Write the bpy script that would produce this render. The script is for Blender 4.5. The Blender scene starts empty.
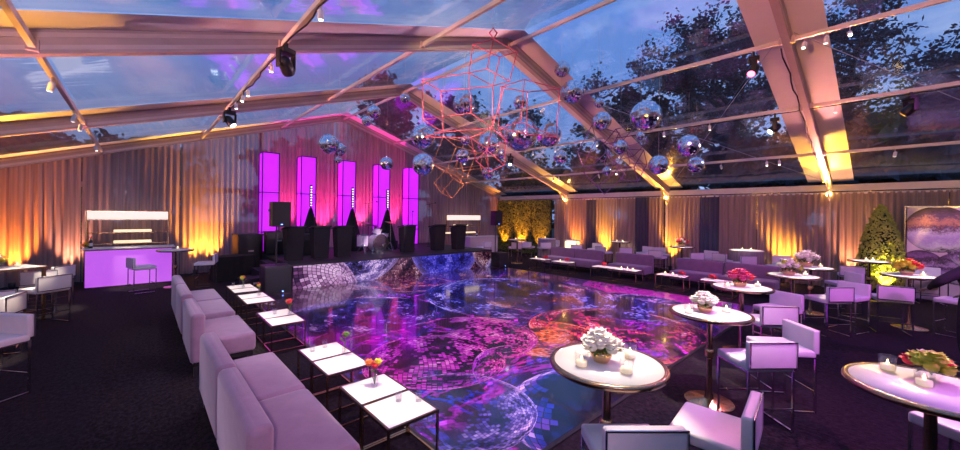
import bpy, math, random
from mathutils import Vector, Matrix, Euler
PI = math.pi
scene = bpy.context.scene
COL = scene.collection

# ------------------------------------------------------------------ camera, exposure
F_PX, HOR, YAW, ROLL = 374.757, 214.2, 0.737, 0.013
CAM = Vector((-6.62, -16.377, 2.2))
cam_data = bpy.data.cameras.new('camera')
cam_data.sensor_width = 36.0
cam_data.lens = 36.0 * F_PX / 960.0
cam_data.shift_y = -(225 - HOR) / 960.0
cam_data.clip_start = 0.05
cam_data.clip_end = 300
cam = bpy.data.objects.new('camera', cam_data)
cam.location = CAM
cam.rotation_euler = (PI / 2, -ROLL, -YAW)
COL.objects.link(cam)
scene.camera = cam
vs = scene.view_settings
vs.view_transform = 'Standard'
vs.look = 'None'
vs.exposure = 0.2
vs.gamma = 1.0
vs.use_curve_mapping = False
scene.cycles.transparent_max_bounces = 24
scene.cycles.max_bounces = 8
scene.cycles.sample_clamp_indirect = 4.0
scene.cycles.caustics_reflective = False
scene.cycles.caustics_refractive = False

def at(u, v, d):
    """a point of the place at view depth d metres"""
    u -= 480; v -= HOR
    a = (u * math.cos(ROLL) + v * math.sin(ROLL)) / F_PX
    b = (-u * math.sin(ROLL) + v * math.cos(ROLL)) / F_PX
    return Vector((CAM.x + d * (a * math.cos(YAW) + math.sin(YAW)),
                   CAM.y + d * (-a * math.sin(YAW) + math.cos(YAW)), CAM.z - d * b))

# ------------------------------------------------------------------ dusk sky
world = bpy.data.worlds.new('dusk_sky')
scene.world = world
world.use_nodes = True
wn = world.node_tree
wn.nodes.clear()
wo = wn.nodes.new('ShaderNodeOutputWorld')
wb = wn.nodes.new('ShaderNodeBackground')
wtc = wn.nodes.new('ShaderNodeTexCoord')
wsep = wn.nodes.new('ShaderNodeSeparateXYZ')
wn.links.new(wtc.outputs['Generated'], wsep.inputs[0])
wr = wn.nodes.new('ShaderNodeValToRGB')
wr.color_ramp.elements[0].position = 0.0
wr.color_ramp.elements[0].color = (0.24, 0.36, 0.72, 1)
wr.color_ramp.elements[1].position = 0.75
wr.color_ramp.elements[1].color = (0.09, 0.22, 0.66, 1)
e = wr.color_ramp.elements.new(0.3); e.color = (0.16, 0.34, 0.84, 1)
wn.links.new(wsep.outputs[2], wr.inputs[0])
wmap = wn.nodes.new('ShaderNodeMapping')
wmap.inputs['Scale'].default_value = (1.6, 1.6, 3.6)
wn.links.new(wtc.outputs['Generated'], wmap.inputs[0])
wnoise = wn.nodes.new('ShaderNodeTexNoise')
wnoise.inputs['Scale'].default_value = 2.2
wnoise.inputs['Detail'].default_value = 6
wnoise.inputs['Roughness'].default_value = 0.62
wn.links.new(wmap.outputs[0], wnoise.inputs['Vector'])
wcr = wn.nodes.new('ShaderNodeValToRGB')
wcr.color_ramp.elements[0].position = 0.46
wcr.color_ramp.elements[0].color = (0, 0, 0, 1)
wcr.color_ramp.elements[1].position = 0.72
wcr.color_ramp.elements[1].color = (1, 1, 1, 1)
wn.links.new(wnoise.outputs[0], wcr.inputs[0])
wmx = wn.nodes.new('ShaderNodeMixRGB')
wmx.inputs[2].default_value = (0.46, 0.60, 1.0, 1)
wn.links.new(wcr.outputs[0], wmx.inputs[0])
wn.links.new(wr.outputs[0], wmx.inputs[1])
wn.links.new(wmx.outputs[0], wb.inputs[0])
wb.inputs[1].default_value = 1.0
wn.links.new(wb.outputs[0], wo.inputs[0])

# ------------------------------------------------------------------ materials
MATS = {}
class G:
    """tiny wrapper for building node graphs"""
    def __init__(self, tree): self.t = tree
    def n(self, typ, **kw):
        nd = self.t.nodes.new(typ)
        for k, v in kw.items(): setattr(nd, k, v)
        return nd
    def put(self, sock, v):
        if isinstance(v, bpy.types.NodeSocket): self.t.links.new(v, sock)
        elif v is not None: sock.default_value = v
    def m(self, op, a, b=None, c=None, clamp=False):
        nd = self.n('ShaderNodeMath', operation=op, use_clamp=clamp)
        self.put(nd.inputs[0], a)
        if b is not None: self.put(nd.inputs[1], b)
        if c is not None: self.put(nd.inputs[2], c)
        return nd.outputs[0]
    def mix(self, f, a, b, blend='MIX'):
        nd = self.n('ShaderNodeMixRGB', blend_type=blend)
        self.put(nd.inputs[0], f); self.put(nd.inputs[1], a); self.put(nd.inputs[2], b)
        return nd.outputs[0]
    def ramp(self, f, stops, interp='LINEAR'):
        nd = self.n('ShaderNodeValToRGB')
        cr = nd.color_ramp; cr.interpolation = interp
        while len(cr.elements) < len(stops): cr.elements.new(0.5)
        for el, (p, c) in zip(cr.elements, stops):
            el.position = p; el.color = (c[0], c[1], c[2], 1)
        self.put(nd.inputs[0], f)
        return nd.outputs[0]
    def noise(self, vec, scale, detail=3, rough=0.5, out=0, dist=0.0):
        nd = self.n('ShaderNodeTexNoise')
        self.put(nd.inputs['Vector'], vec)
        nd.inputs['Scale'].default_value = scale
        nd.inputs['Detail'].default_value = detail
        nd.inputs['Roughness'].default_value = rough
        nd.inputs['Distortion'].default_value = dist
        return nd.outputs[out]
    def mapping(self, vec, scale=(1, 1, 1), loc=(0, 0, 0), rot=(0, 0, 0)):
        nd = self.n('ShaderNodeMapping')
        self.put(nd.inputs[0], vec)
        nd.inputs['Location'].default_value = loc
        nd.inputs['Rotation'].default_value = rot
        nd.inputs['Scale'].default_value = scale
        return nd.outputs[0]
    def bump(self, h, strength, dist=0.01):
        nd = self.n('ShaderNodeBump')
        nd.inputs['Strength'].default_value = strength
        nd.inputs['Distance'].default_value = dist
        self.put(nd.inputs['Height'], h)
        return nd.outputs[0]

def new_mat(name):
    m = bpy.data.materials.new(name)
    m.use_nodes = True
    m.node_tree.nodes.clear()
    g = G(m.node_tree)
    out = g.n('ShaderNodeOutputMaterial')
    MATS[name] = m
    return m, g, out

def pmat(name, col, rough=0.5, metal=0.0, emit=None, estr=0.0, var=0.0, vscale=8.0, bump=0.0, bscale=40.0, sheen=0.0, coat=0.0, subs=0.0):
    m, g, out = new_mat(name)
    b = g.n('ShaderNodeBsdfPrincipled')
    b.inputs['Base Color'].default_value = (*col, 1)
    b.inputs['Roughness'].default_value = rough
    b.inputs['Metallic'].default_value = metal
    if sheen: b.inputs['Sheen Weight'].default_value = sheen
    if coat: b.inputs['Coat Weight'].default_value = coat
    tc = g.n('ShaderNodeTexCoord')
    if var:
        f = g.noise(tc.outputs['Object'], vscale, 4, 0.6)
        c = g.ramp(f, [(0.25, [x * (1 - var) for x in col]), (0.75, [min(1, x * (1 + var)) for x in col])])
        g.put(b.inputs['Base Color'], c)
    if bump:
        f = g.noise(tc.outputs['Object'], bscale, 3, 0.6)
        g.put(b.inputs['Normal'], g.bump(f, bump))
    if emit:
        b.inputs['Emission Color'].default_value = (*emit, 1)
        b.inputs['Emission Strength'].default_value = estr
    g.put(out.inputs[0], b.outputs[0])
    return m

pmat('white_leather', (0.78, 0.74, 0.76), 0.42, var=0.05, vscale=6, bump=0.08, bscale=90)
pmat('lilac_velvet', (0.29, 0.185, 0.265), 0.75, var=0.14, vscale=7, bump=0.10, bscale=60, sheen=0.5)
pmat('bench_velvet', (0.22, 0.13, 0.20), 0.75, var=0.12, vscale=6, bump=0.10, bscale=60, sheen=0.4)
pmat('chrome', (0.72, 0.70, 0.72), 0.14, 1.0, var=0.06, vscale=14)
pmat('brass', (0.80, 0.55, 0.26), 0.2, 1.0, var=0.12, vscale=12)
pmat('dark_brass', (0.46, 0.33, 0.22), 0.22, 1.0, var=0.15, vscale=12)
pmat('table_white', (0.86, 0.83, 0.80), 0.28, var=0.03, vscale=5)
pmat('black_metal', (0.02, 0.02, 0.024), 0.4, 0.2, var=0.3, vscale=30)
pmat('black_plastic', (0.006, 0.006, 0.007), 0.45, var=0.3, vscale=40, bump=0.1, bscale=120)
pmat('black_cloth', (0.005, 0.004, 0.006), 0.9, var=0.3, vscale=10, bump=0.15, bscale=120)
pmat('stage_deck', (0.008, 0.007, 0.009), 0.6, var=0.3, vscale=12)
pmat('aluminium', (0.66, 0.56, 0.54), 0.42, 0.2, var=0.08, vscale=3, bump=0.02)
pmat('aluminium_dark', (0.50, 0.40, 0.39), 0.45, 0.2, var=0.10, vscale=4)
pmat('white_vinyl', (0.80, 0.76, 0.77), 0.5, var=0.04, vscale=3)
pmat('grille', (0.01, 0.01, 0.012), 0.7, var=0.4, vscale=200)
pmat('red_wire', (0.62, 0.10, 0.15), 0.4, 0.2, var=0.12, vscale=6)
pmat('orange_wire', (0.72, 0.27, 0.10), 0.4, 0.3, var=0.12, vscale=6)
pmat('purple_wire', (0.24, 0.09, 0.30), 0.4, 0.2, var=0.12, vscale=6)
pmat('leaf_green', (0.10, 0.20, 0.035), 0.6, var=0.45, vscale=9)
pmat('hedge_leaf', (0.16, 0.19, 0.04), 0.6, var=0.5, vscale=5)
pmat('topiary_leaf', (0.42, 0.48, 0.07), 0.6, var=0.45, vscale=6)
pmat('tree_leaf', (0.040, 0.055, 0.070), 0.8, var=0.4, vscale=1.5)
pmat('tree_leaf_autumn', (0.05, 0.035, 0.022), 0.8, var=0.4, vscale=1.5)
pmat('bark', (0.035, 0.028, 0.026), 0.9, var=0.3, vscale=6, bump=0.3, bscale=12)
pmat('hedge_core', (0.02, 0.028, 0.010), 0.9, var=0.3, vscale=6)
pmat('white_petal', (0.90, 0.86, 0.72), 0.6, var=0.06, vscale=30)
pmat('red_petal', (0.68, 0.035, 0.06), 0.55, var=0.25, vscale=30)
pmat('magenta_petal', (0.50, 0.05, 0.18), 0.55, var=0.3, vscale=30)
pmat('yellow_petal', (0.82, 0.66, 0.06), 0.55, var=0.15, vscale=30)
pmat('orange_petal', (0.85, 0.24, 0.04), 0.55, var=0.2, vscale=30)
pmat('green_petal', (0.55, 0.62, 0.06), 0.55, var=0.15, vscale=40)
pmat('wax', (0.9, 0.85, 0.72), 0.5, emit=(1.0, 0.72, 0.35), estr=0.5, var=0.03)
pmat('flame', (1, 0.7, 0.3), 0.5, emit=(1.0, 0.62, 0.22), estr=14, var=0.02)
pmat('lamp_white', (1, 1, 1), 0.4, emit=(1.0, 0.88, 0.74), estr=9, var=0.01)
pmat('lamp_cool', (1, 1, 1), 0.4, emit=(0.75, 0.9, 1.0), estr=7, var=0.01)
pmat('lamp_red', (1, 0.1, 0.2), 0.4, emit=(1.0, 0.10, 0.22), estr=7, var=0.01)
pmat('lamp_amber', (1, 0.7, 0.3), 0.4, emit=(1.0, 0.62, 0.16), estr=12, var=0.01)
pmat('led_dot', (1, 0.9, 1), 0.4, emit=(1.0, 0.80, 1.0), estr=1.8, var=0.01)
pmat('blue_led', (0.1, 0.2, 1), 0.4, emit=(0.15, 0.3, 1.0), estr=5, var=0.01)
pmat('led_panel', (0.5, 0.05, 0.6), 0.5, emit=(0.52, 0.008, 0.86), estr=1.1, var=0.05, vscale=2)
pmat('bar_front', (0.55, 0.3, 0.65), 0.25, emit=(0.52, 0.08, 0.80), estr=0.75, var=0.06, vscale=2)
pmat('lit_header', (0.9, 0.85, 0.75), 0.4, emit=(1.0, 0.78, 0.64), estr=0.85, var=0.02)
pmat('lit_shelf', (0.9, 0.85, 0.7), 0.4, emit=(1.0, 0.76, 0.42), estr=0.95, var=0.02)
pmat('lit_table', (0.9, 0.85, 0.7), 0.4, emit=(1.0, 0.74, 0.36), estr=1.6, var=0.02)
pmat('bar_counter', (0.70, 0.62, 0.60), 0.4, var=0.05, vscale=3)
pmat('drum_white', (0.85, 0.80, 0.84), 0.4, var=0.05, vscale=4)
pmat('drum_shell', (0.55, 0.45, 0.55), 0.3, 0.2, var=0.08, vscale=5)
pmat('cymbal', (0.60, 0.42, 0.20), 0.3, 1.0, var=0.12, vscale=9)
pmat('bottle_glass', (0.02, 0.025, 0.02), 0.08, coat=0.5, var=0.1)
pmat('paper_label', (0.85, 0.82, 0.78), 0.6, var=0.03)
pmat('skin', (0.50, 0.32, 0.27), 0.5, var=0.08, vscale=12)
pmat('hair', (0.03, 0.02, 0.015), 0.6, var=0.3, vscale=30)
pmat('dark_clothes', (0.016, 0.014, 0.02), 0.85, var=0.3, vscale=8, bump=0.15, bscale=30)
pmat('ground_earth', (0.03, 0.035, 0.02), 0.95, var=0.4, vscale=1.0)
pmat('rope', (0.45, 0.47, 0.55), 0.6, var=0.1)
pmat('mirror_core', (0.05, 0.05, 0.055), 0.5, var=0.2, vscale=20)

def mk_mirror():
    m, g, out = new_mat('mirror_tile')
    b = g.n('ShaderNodeBsdfPrincipled')
    b.inputs['Metallic'].default_value = 1.0
    b.inputs['Roughness'].default_value = 0.10
    tc = g.n('ShaderNodeTexCoord')
    f = g.noise(tc.outputs['Object'], 14, 1)
    g.put(b.inputs['Base Color'], g.ramp(f, [(0.3, (0.86, 0.86, 0.90)), (0.7, (0.98, 0.98, 0.98))]))
    g.put(out.inputs[0], b.outputs[0])
mk_mirror()

def mk_glass():
    m, g, out = new_mat('clear_glass')
    tr = g.n('ShaderNodeBsdfTransparent'); tr.inputs[0].default_value = (0.985, 0.985, 0.985, 1)
    gl = g.n('ShaderNodeBsdfGlossy'); gl.inputs['Roughness'].default_value = 0.03
    fr = g.n('ShaderNodeLayerWeight'); fr.inputs[0].default_value = 0.12
    tc = g.n('ShaderNodeTexCoord')
    nz = g.noise(tc.outputs['Object'], 20, 2)
    g.put(gl.inputs['Normal'], g.bump(nz, 0.1))
    f = g.m('MULTIPLY_ADD', g.m('POWER', fr.outputs['Facing'], 2.2), 0.75, 0.07)
    mx = g.n('ShaderNodeMixShader')
    g.put(mx.inputs[0], f); g.put(mx.inputs[1], tr.outputs[0]); g.put(mx.inputs[2], gl.outputs[0])
    g.put(out.inputs[0], mx.outputs[0])
mk_glass()

def mk_vinyl():
    m, g, out = new_mat('clear_vinyl')
    tc = g.n('ShaderNodeTexCoord')
    n1 = g.noise(g.mapping(tc.outputs['Object'], (0.8, 1.3, 1)), 0.75, 3, 0.5, dist=0.6)
    n2 = g.noise(g.mapping(tc.outputs['Object'], (3.0, 0.5, 1)), 1.4, 2, 0.5)
    hgt = g.m('MULTIPLY_ADD', n2, 0.14, n1)
    nb = g.bump(hgt, 0.10, 0.22)
    tr = g.n('ShaderNodeBsdfTransparent'); tr.inputs[0].default_value = (0.93, 0.94, 0.97, 1)
    gl = g.n('ShaderNodeBsdfGlossy'); gl.inputs['Roughness'].default_value = 0.11
    g.put(gl.inputs['Normal'], nb)
    df = g.n('ShaderNodeBsdfTranslucent'); df.inputs[0].default_value = (0.75, 0.75, 0.80, 1)
    dd = g.n('ShaderNodeBsdfDiffuse'); dd.inputs[0].default_value = (0.75, 0.75, 0.80, 1)
    hz = g.n('ShaderNodeMixShader'); hz.inputs[0].default_value = 0.5
    g.put(hz.inputs[1], df.outputs[0]); g.put(hz.inputs[2], dd.outputs[0])
    lw = g.n('ShaderNodeLayerWeight')
    f = g.m('MULTIPLY_ADD', g.m('POWER', lw.outputs['Facing'], 2.2), 0.68, 0.15, clamp=True)
    haze = g.ramp(g.noise(g.mapping(tc.outputs['Object'], (0.5, 1.4, 1), (3, 1, 0)), 0.7, 3, 0.5), [(0.35, (0.02, 0.02, 0.02)), (0.7, (0.07, 0.07, 0.07))])
    mx0 = g.n('ShaderNodeMixShader')
    g.put(mx0.inputs[0], haze); g.put(mx0.inputs[1], tr.outputs[0]); g.put(mx0.inputs[2], hz.outputs[0])
    mx = g.n('ShaderNodeMixShader')
    g.put(mx.inputs[0], f); g.put(mx.inputs[1], mx0.outputs[0]); g.put(mx.inputs[2], gl.outputs[0])
    g.put(out.inputs[0], mx.outputs[0])
mk_vinyl()

def mk_sheer(name, col, opacity):
    m, g, out = new_mat(name)
    tc = g.n('ShaderNodeTexCoord')
    v = g.mapping(tc.outputs['Object'], (9, 9, 0.15))
    nz = g.noise(v, 1.5, 3, 0.6)
    c = g.ramp(nz, [(0.3, [x * 0.8 for x in col]), (0.7, [min(1, x * 1.12) for x in col])])
    df = g.n('ShaderNodeBsdfDiffuse'); g.put(df.inputs[0], c)
    tl = g.n('ShaderNodeBsdfTranslucent'); g.put(tl.inputs[0], c)
    a = g.n('ShaderNodeMixShader'); a.inputs[0].default_value = 0.28
    g.put(a.inputs[1], df.outputs[0]); g.put(a.inputs[2], tl.outputs[0])
    tr = g.n('ShaderNodeBsdfTransparent')
    mx = g.n('ShaderNodeMixShader')
    op = g.ramp(nz, [(0.3, [opacity - 0.08] * 3), (0.7, [min(1, opacity + 0.08)] * 3)])
    g.put(mx.inputs[0], op); g.put(mx.inputs[1], tr.outputs[0]); g.put(mx.inputs[2], a.outputs[0])
    g.put(out.inputs[0], mx.outputs[0])
mk_sheer('sheer_grey', (0.50, 0.32, 0.31), 0.86)
mk_sheer('sheer_beige', (0.56, 0.40, 0.32), 0.88)
mk_sheer('sheer_slate', (0.13, 0.12, 0.19), 0.80)
mk_sheer('drape_skirt', (0.40, 0.34, 0.38), 0.97)

def mk_carpet():
    m, g, out = new_mat('dark_carpet')
    tc = g.n('ShaderNodeTexCoord')
    n1 = g.noise(g.mapping(tc.outputs['Object'], (1.0, 0.6, 1)), 26, 5, 0.8)
    n2 = g.noise(g.mapping(tc.outputs['Object'], (1.0, 0.35, 1)), 2.5, 4, 0.6)
    base = g.ramp(n1, [(0.40, (0.001, 0.001, 0.0015)), (0.66, (0.042, 0.032, 0.044))])
    c = g.mix(g.m('MULTIPLY', n2, 0.6), base, (0.008, 0.0065, 0.010, 1))
    # carpet runs laid side by side, a faint seam every 1.9 m
    sx = g.n('ShaderNodeSeparateXYZ'); g.put(sx.inputs[0], tc.outputs['Object'])
    run = g.m('FLOOR', g.m('DIVIDE', g.m('ADD', sx.outputs[0], 7.0), 1.9))
    par = g.m('MODULO', g.m('ABSOLUTE', run), 2.0)
    c = g.mix(g.m('MULTIPLY', par, 0.28), c, (0.019, 0.014, 0.024, 1))
    b = g.n('ShaderNodeBsdfPrincipled')
    g.put(b.inputs['Base Color'], c)
    b.inputs['Roughness'].default_value = 0.95
    b.inputs['Specular IOR Level'].default_value = 0.15
    g.put(b.inputs['Normal'], g.bump(n1, 0.7, 0.02))
    g.put(out.inputs[0], b.outputs[0])
mk_carpet()

# ---- node group: the printed picture of one mirror ball (mask, tile value, joint)
def ball_group():
    gr = bpy.data.node_groups.new('printed_mirror_ball', 'ShaderNodeTree')
    I = gr.interface
    for nm, tp in (('X', 'NodeSocketFloat'), ('Y', 'NodeSocketFloat'), ('CX', 'NodeSocketFloat'), ('CY', 'NodeSocketFloat'),
                   ('R', 'NodeSocketFloat'), ('Rot', 'NodeSocketFloat'), ('N', 'NodeSocketFloat'), ('Seed', 'NodeSocketFloat')):
        I.new_socket(nm, in_out='INPUT', socket_type=tp)
    for nm in ('Mask', 'Value', 'Joint', 'Depth'):
        I.new_socket(nm, in_out='OUTPUT', socket_type='NodeSocketFloat')
    g = G(gr)
    gi = g.n('NodeGroupInput'); go = g.n('NodeGroupOutput')
    i = gi.outputs
    dx = g.m('DIVIDE', g.m('SUBTRACT', i['X'], i['CX']), i['R'])
    dy = g.m('DIVIDE', g.m('SUBTRACT', i['Y'], i['CY']), i['R'])
    rr = g.m('ADD', g.m('MULTIPLY', dx, dx), g.m('MULTIPLY', dy, dy))
    mask = g.m('LESS_THAN', rr, 1.0)
    nz = g.m('SQRT', g.m('MAXIMUM', g.m('SUBTRACT', 1.0, rr), 0.0005))
    cs = g.m('COSINE', i['Rot']); sn = g.m('SINE', i['Rot'])
    px = g.m('SUBTRACT', g.m('MULTIPLY', dx, cs), g.m('MULTIPLY', dy, sn))
    py = g.m('ADD', g.m('MULTIPLY', dx, sn), g.m('MULTIPLY', dy, cs))
    # the ball's axis leans out of the picture by 35 degrees
    ca, sa = math.cos(0.6), math.sin(0.6)
    qy = g.m('ADD', g.m('MULTIPLY', py, ca), g.m('MULTIPLY', nz, sa))
    qz = g.m('SUBTRACT', g.m('MULTIPLY', nz, ca), g.m('MULTIPLY', py, sa))
    lat = g.m('ARCSINE', g.m('MINIMUM', g.m('MAXIMUM', qy, -0.999), 0.999))
    lon = g.m('ARCTAN2', px, qz)
    U = g.m('MULTIPLY', lat, i['N'])
    fu = g.m('FLOOR', U)
    circ = g.m('MAXIMUM', g.m('ROUND', g.m('MULTIPLY', g.m('COSINE', g.m('DIVIDE', g.m('ADD', fu, 0.5), i['N'])), i['N'])), 3.0)
    V = g.m('MULTIPLY', lon, circ)
    fv = g.m('FLOOR', V)
    cb = g.n('ShaderNodeCombineXYZ')
    g.put(cb.inputs[0], fu); g.put(cb.inputs[1], fv); g.put(cb.inputs[2], i['Seed'])
    wnn = g.n('ShaderNodeTexWhiteNoise'); g.put(wnn.inputs['Vector'], cb.outputs[0])
    # clustered brightness, as tiles reflect patches of their surroundings
    cl = g.noise(g.mapping(cb.outputs[0], (0.11, 0.11, 3.1)), 1.0, 2, 0.6)
    val = g.m('ADD', g.m('MULTIPLY', wnn.outputs['Value'], 0.34), g.m('MULTIPLY', cl, 1.55))
    val = g.m('SUBTRACT', val, 0.46)
    ju = g.m('ABSOLUTE', g.m('SUBTRACT', g.m('FRACT', U), 0.5))
    jv = g.m('ABSOLUTE', g.m('SUBTRACT', g.m('FRACT', V), 0.5))
    joint = g.m('GREATER_THAN', g.m('MAXIMUM', ju, jv), 0.43)
    g.put(go.inputs['Mask'], mask); g.put(go.inputs['Value'], val); g.put(go.inputs['Joint'], joint); g.put(go.inputs['Depth'], nz)
    return gr
BALL = ball_group()

def add_balls(g, x, y, base, balls, nmul=1.0):
    c = base
    for k, (cx, cy, r, rot, n, stops) in enumerate(balls):
        nd = g.n('ShaderNodeGroup'); nd.node_tree = BALL
        g.put(nd.inputs['X'], x); g.put(nd.inputs['Y'], y)
        for nm, v in (('CX', cx), ('CY', cy), ('R', r), ('Rot', rot), ('Seed', k * 7.3 + 1)): nd.inputs[nm].default_value = v
        col = g.ramp(nd.outputs['Value'], stops)
        rim = g.m('POWER', g.m('SUBTRACT', 1.0, nd.outputs['Depth']), 3.0)
        col = g.mix(g.m('MULTIPLY', rim, 0.55), col, (0.62, 0.48, 0.72, 1))
        nd.inputs['N'].default_value = n * nmul
        col = g.mix(nd.outputs['Joint'], col, (0.006, 0.004, 0.014, 1))
        c = g.mix(nd.outputs['Mask'], c, col)
    return c

K = (0.004, 0.003, 0.010)
BLUE = [(0.18, K), (0.34, (0.008, 0.014, 0.10)), (0.50, (0.035, 0.06, 0.42)), (0.62, (0.13, 0.14, 0.62)), (0.80, (0.55, 0.60, 0.85))]
SILV = [(0.20, K), (0.40, (0.03, 0.03, 0.12)), (0.55, (0.12, 0.10, 0.34)), (0.72, (0.38, 0.34, 0.55)), (0.88, (0.85, 0.8, 0.85))]
PINK = [(0.30, K), (0.42, (0.06, 0.008, 0.09)), (0.52, (0.46, 0.03, 0.42)), (0.66, (0.60, 0.12, 0.50)), (0.85, (0.85, 0.55, 0.66))]
REDS = [(0.28, K), (0.42, (0.10, 0.008, 0.08)), (0.50, (0.46, 0.02, 0.24)), (0.58, (0.70, 0.05, 0.16)), (0.70, (0.85, 0.30, 0.10)), (0.86, (0.9, 0.7, 0.7))]
PURP = [(0.30, K), (0.42, (0.03, 0.010, 0.12)), (0.52, (0.34, 0.03, 0.50)), (0.66, (0.42, 0.06, 0.60)), (0.85, (0.72, 0.42, 0.75))]
BLUW = [(0.26, K), (0.42, (0.010, 0.014, 0.09)), (0.50, (0.04, 0.07, 0.50)), (0.58, (0.10, 0.06, 0.16)), (0.68, (0.32, 0.36, 0.70)), (0.86, (0.85, 0.85, 0.90))]
DIMB = [(0.34, K), (0.46, (0.006, 0.014, 0.07)), (0.56, (0.02, 0.05, 0.30)), (0.66, (0.12, 0.06, 0.34)), (0.82, (0.50, 0.50, 0.75)), (0.95, (0.95, 0.9, 0.95))]
ORNG = [(0.25, K), (0.40, (0.14, 0.02, 0.03)), (0.52, (0.60, 0.14, 0.03)), (0.68, (0.85, 0.40, 0.12)), (0.85, (0.9, 0.7, 0.6))]
HOT = [(0.10, (0.30, 0.01, 0.24)), (0.4, (0.62, 0.02, 0.48)), (0.85, (0.80, 0.12, 0.66))]
BRWN = [(0.22, K), (0.40, (0.05, 0.015, 0.03)), (0.55, (0.16, 0.06, 0.07)), (0.72, (0.42, 0.26, 0.22)), (0.88, (0.75, 0.65, 0.6))]

def mk_dance():
    m, g, out = new_mat('dance_floor_print')
    tc = g.n('ShaderNodeTexCoord')
    ob = tc.outputs['Object']
    # the printed picture swirls a little
    wob = g.n('ShaderNodeVectorMath', operation='SUBTRACT')
    g.put(wob.inputs[0], g.noise(ob, 0.35, 2, 0.5, out=1)); wob.inputs[1].default_value = (0.5, 0.5, 0.5)
    sc = g.n('ShaderNodeVectorMath', operation='SCALE'); g.put(sc.inputs[0], wob.outputs[0]); sc.inputs['Scale'].default_value = 0.45
    ad = g.n('ShaderNodeVectorMath', operation='ADD'); g.put(ad.inputs[0], ob); g.put(ad.inputs[1], sc.outputs[0])
    sp = g.n('ShaderNodeSeparateXYZ'); g.put(sp.inputs[0], ad.outputs[0])
    x, y = sp.outputs[0], sp.outputs[1]
    w1 = g.noise(ob, 0.45, 5, 0.6, dist=2.2)
    w2 = g.noise(g.mapping(ob, (1, 1, 1), (7, 3, 0)), 0.38, 5, 0.6, dist=1.8)
    base = g.ramp(w1, [(0.34, K), (0.42, (0.004, 0.008, 0.05)), (0.46, (0.02, 0.05, 0.34)), (0.49, K), (0.56, K), (0.60, (0.20, 0.02, 0.30)), (0.64, K), (0.75, (0.03, 0.10, 0.45))])
    base2 = g.ramp(w2, [(0.40, K), (0.47, (0.02, 0.004, 0.05)), (0.50, (0.34, 0.02, 0.30)), (0.53, K), (0.62, K), (0.68, (0.50, 0.12, 0.05))])
    base = g.mix(1.0, base, base2, 'ADD')
    cb = g.n('ShaderNodeVectorMath', operation='FLOOR')
    g.put(cb.inputs[0], g.mapping(ob, (11, 16, 1), (0, 0, 0), (0, 0, 0.5)))
    wv = g.n('ShaderNodeTexWhiteNoise'); g.put(wv.inputs['Vector'], cb.outputs[0])
    tile = g.ramp(wv.outputs['Value'], [(0.0, (0.45, 0.45, 0.5)), (0.6, (1.0, 1.0, 1.0)), (0.94, (1.5, 1.4, 1.5)), (1.0, (4.0, 3.6, 3.8))])
    base = g.mix(0.8, base, tile, 'MULTIPLY')
    balls = [
        (4.6, -11.6, 2.0, 0.4, 9, HOT, 0.0),
        (3.4, -7.2, 2.0, 1.0, 12, BRWN, 0.50),
        (-3.2, -6.2, 1.5, 0.3, 13, BRWN, 0.34),
        (2.3, -12.1, 1.45, 2.0, 12, BLUW, 0.36),
        (-0.4, -6.3, 1.3, 1.2, 12, REDS, 0.34),
        (1.1, -9.4, 2.55, 0.2, 20, BLUW, 0.30),
        (0.9, -10.2, 1.2, 0.8, 10, ORNG, 0.50),
        (-2.9, -8.7, 1.5, 2.4, 14, DIMB, 0.36),
        (0.2, -12.8, 1.65, 0.9, 15, REDS, 0.44),
        (-1.2, -12.2, 1.0, 1.9, 10, ORNG, 0.52),
        (-2.2, -11.3, 1.2, 2.9, 12, PINK, 0.50),
        (-3.35, -11.75, 1.05, 0.6, 11, PINK, 0.42),
        (-2.35, -13.1, 1.1, 1.5, 10, PURP, 0.46),
        (-2.7, -14.3, 1.2, 0.5, 7, DIMB, 0.30),
        (-4.0, -13.1, 0.90, 2.2, 12, SILV, 0.43),
    ]
    c = base
    for k, (cx, cy, r, rot, n, stops, cut) in enumerate(balls):
        nd = g.n('ShaderNodeGroup'); nd.node_tree = BALL
        g.put(nd.inputs['X'], x); g.put(nd.inputs['Y'], y)
        for nm, v in (('CX', cx), ('CY', cy), ('R', r), ('Rot', rot), ('N', n * 1.5), ('Seed', k * 7.3 + 1)): nd.inputs[nm].default_value = v
        rim = g.m('POWER', g.m('SUBTRACT', 1.0, nd.outputs['Depth']), 2.0)
        val = g.m('SUBTRACT', g.m('MULTIPLY_ADD', rim, 0.26, nd.outputs['Value']), 0.055)
        col = g.ramp(val, stops)
        col = g.mix(g.m('MULTIPLY', nd.outputs['Joint'], 0.85), col, (0.004, 0.003, 0.010, 1))
        # parts of each ball dissolve into the dark print
        ds = g.noise(g.mapping(ob, (1, 1, 1), (k * 3.1, k * 1.7, 0)), 0.5, 2, 0.5)
        dm = g.ramp(g.m('MULTIPLY_ADD', rim, 0.10, ds), [(max(cut - 0.02, 0.0), (0, 0, 0)), (cut + 0.07, (1, 1, 1))])
        c = g.mix(g.m('MULTIPLY', nd.outputs['Mask'], dm), c, col)
    ink = g.noise(g.mapping(ob, (1, 1, 1), (2, 9, 0)), 0.30, 3, 0.55, dist=1.0)
    tint = g.ramp(ink, [(0.30, (0.45, 0.6, 1.4)), (0.45, (0.9, 0.8, 1.2)), (0.55, (1.3, 0.75, 1.1)), (0.68, (1.5, 0.85, 0.55))])
    c = g.mix(0.7, c, tint, 'MULTIPLY')
    b = g.n('ShaderNodeBsdfPrincipled')
    g.put(b.inputs['Base Color'], c)
    b.inputs['Roughness'].default_value = 0.16
    b.inputs['Specular IOR Level'].default_value = 0.6
    b.inputs['Coat Weight'].default_value = 0.6
    b.inputs['Coat Roughness'].default_value = 0.05
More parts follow.
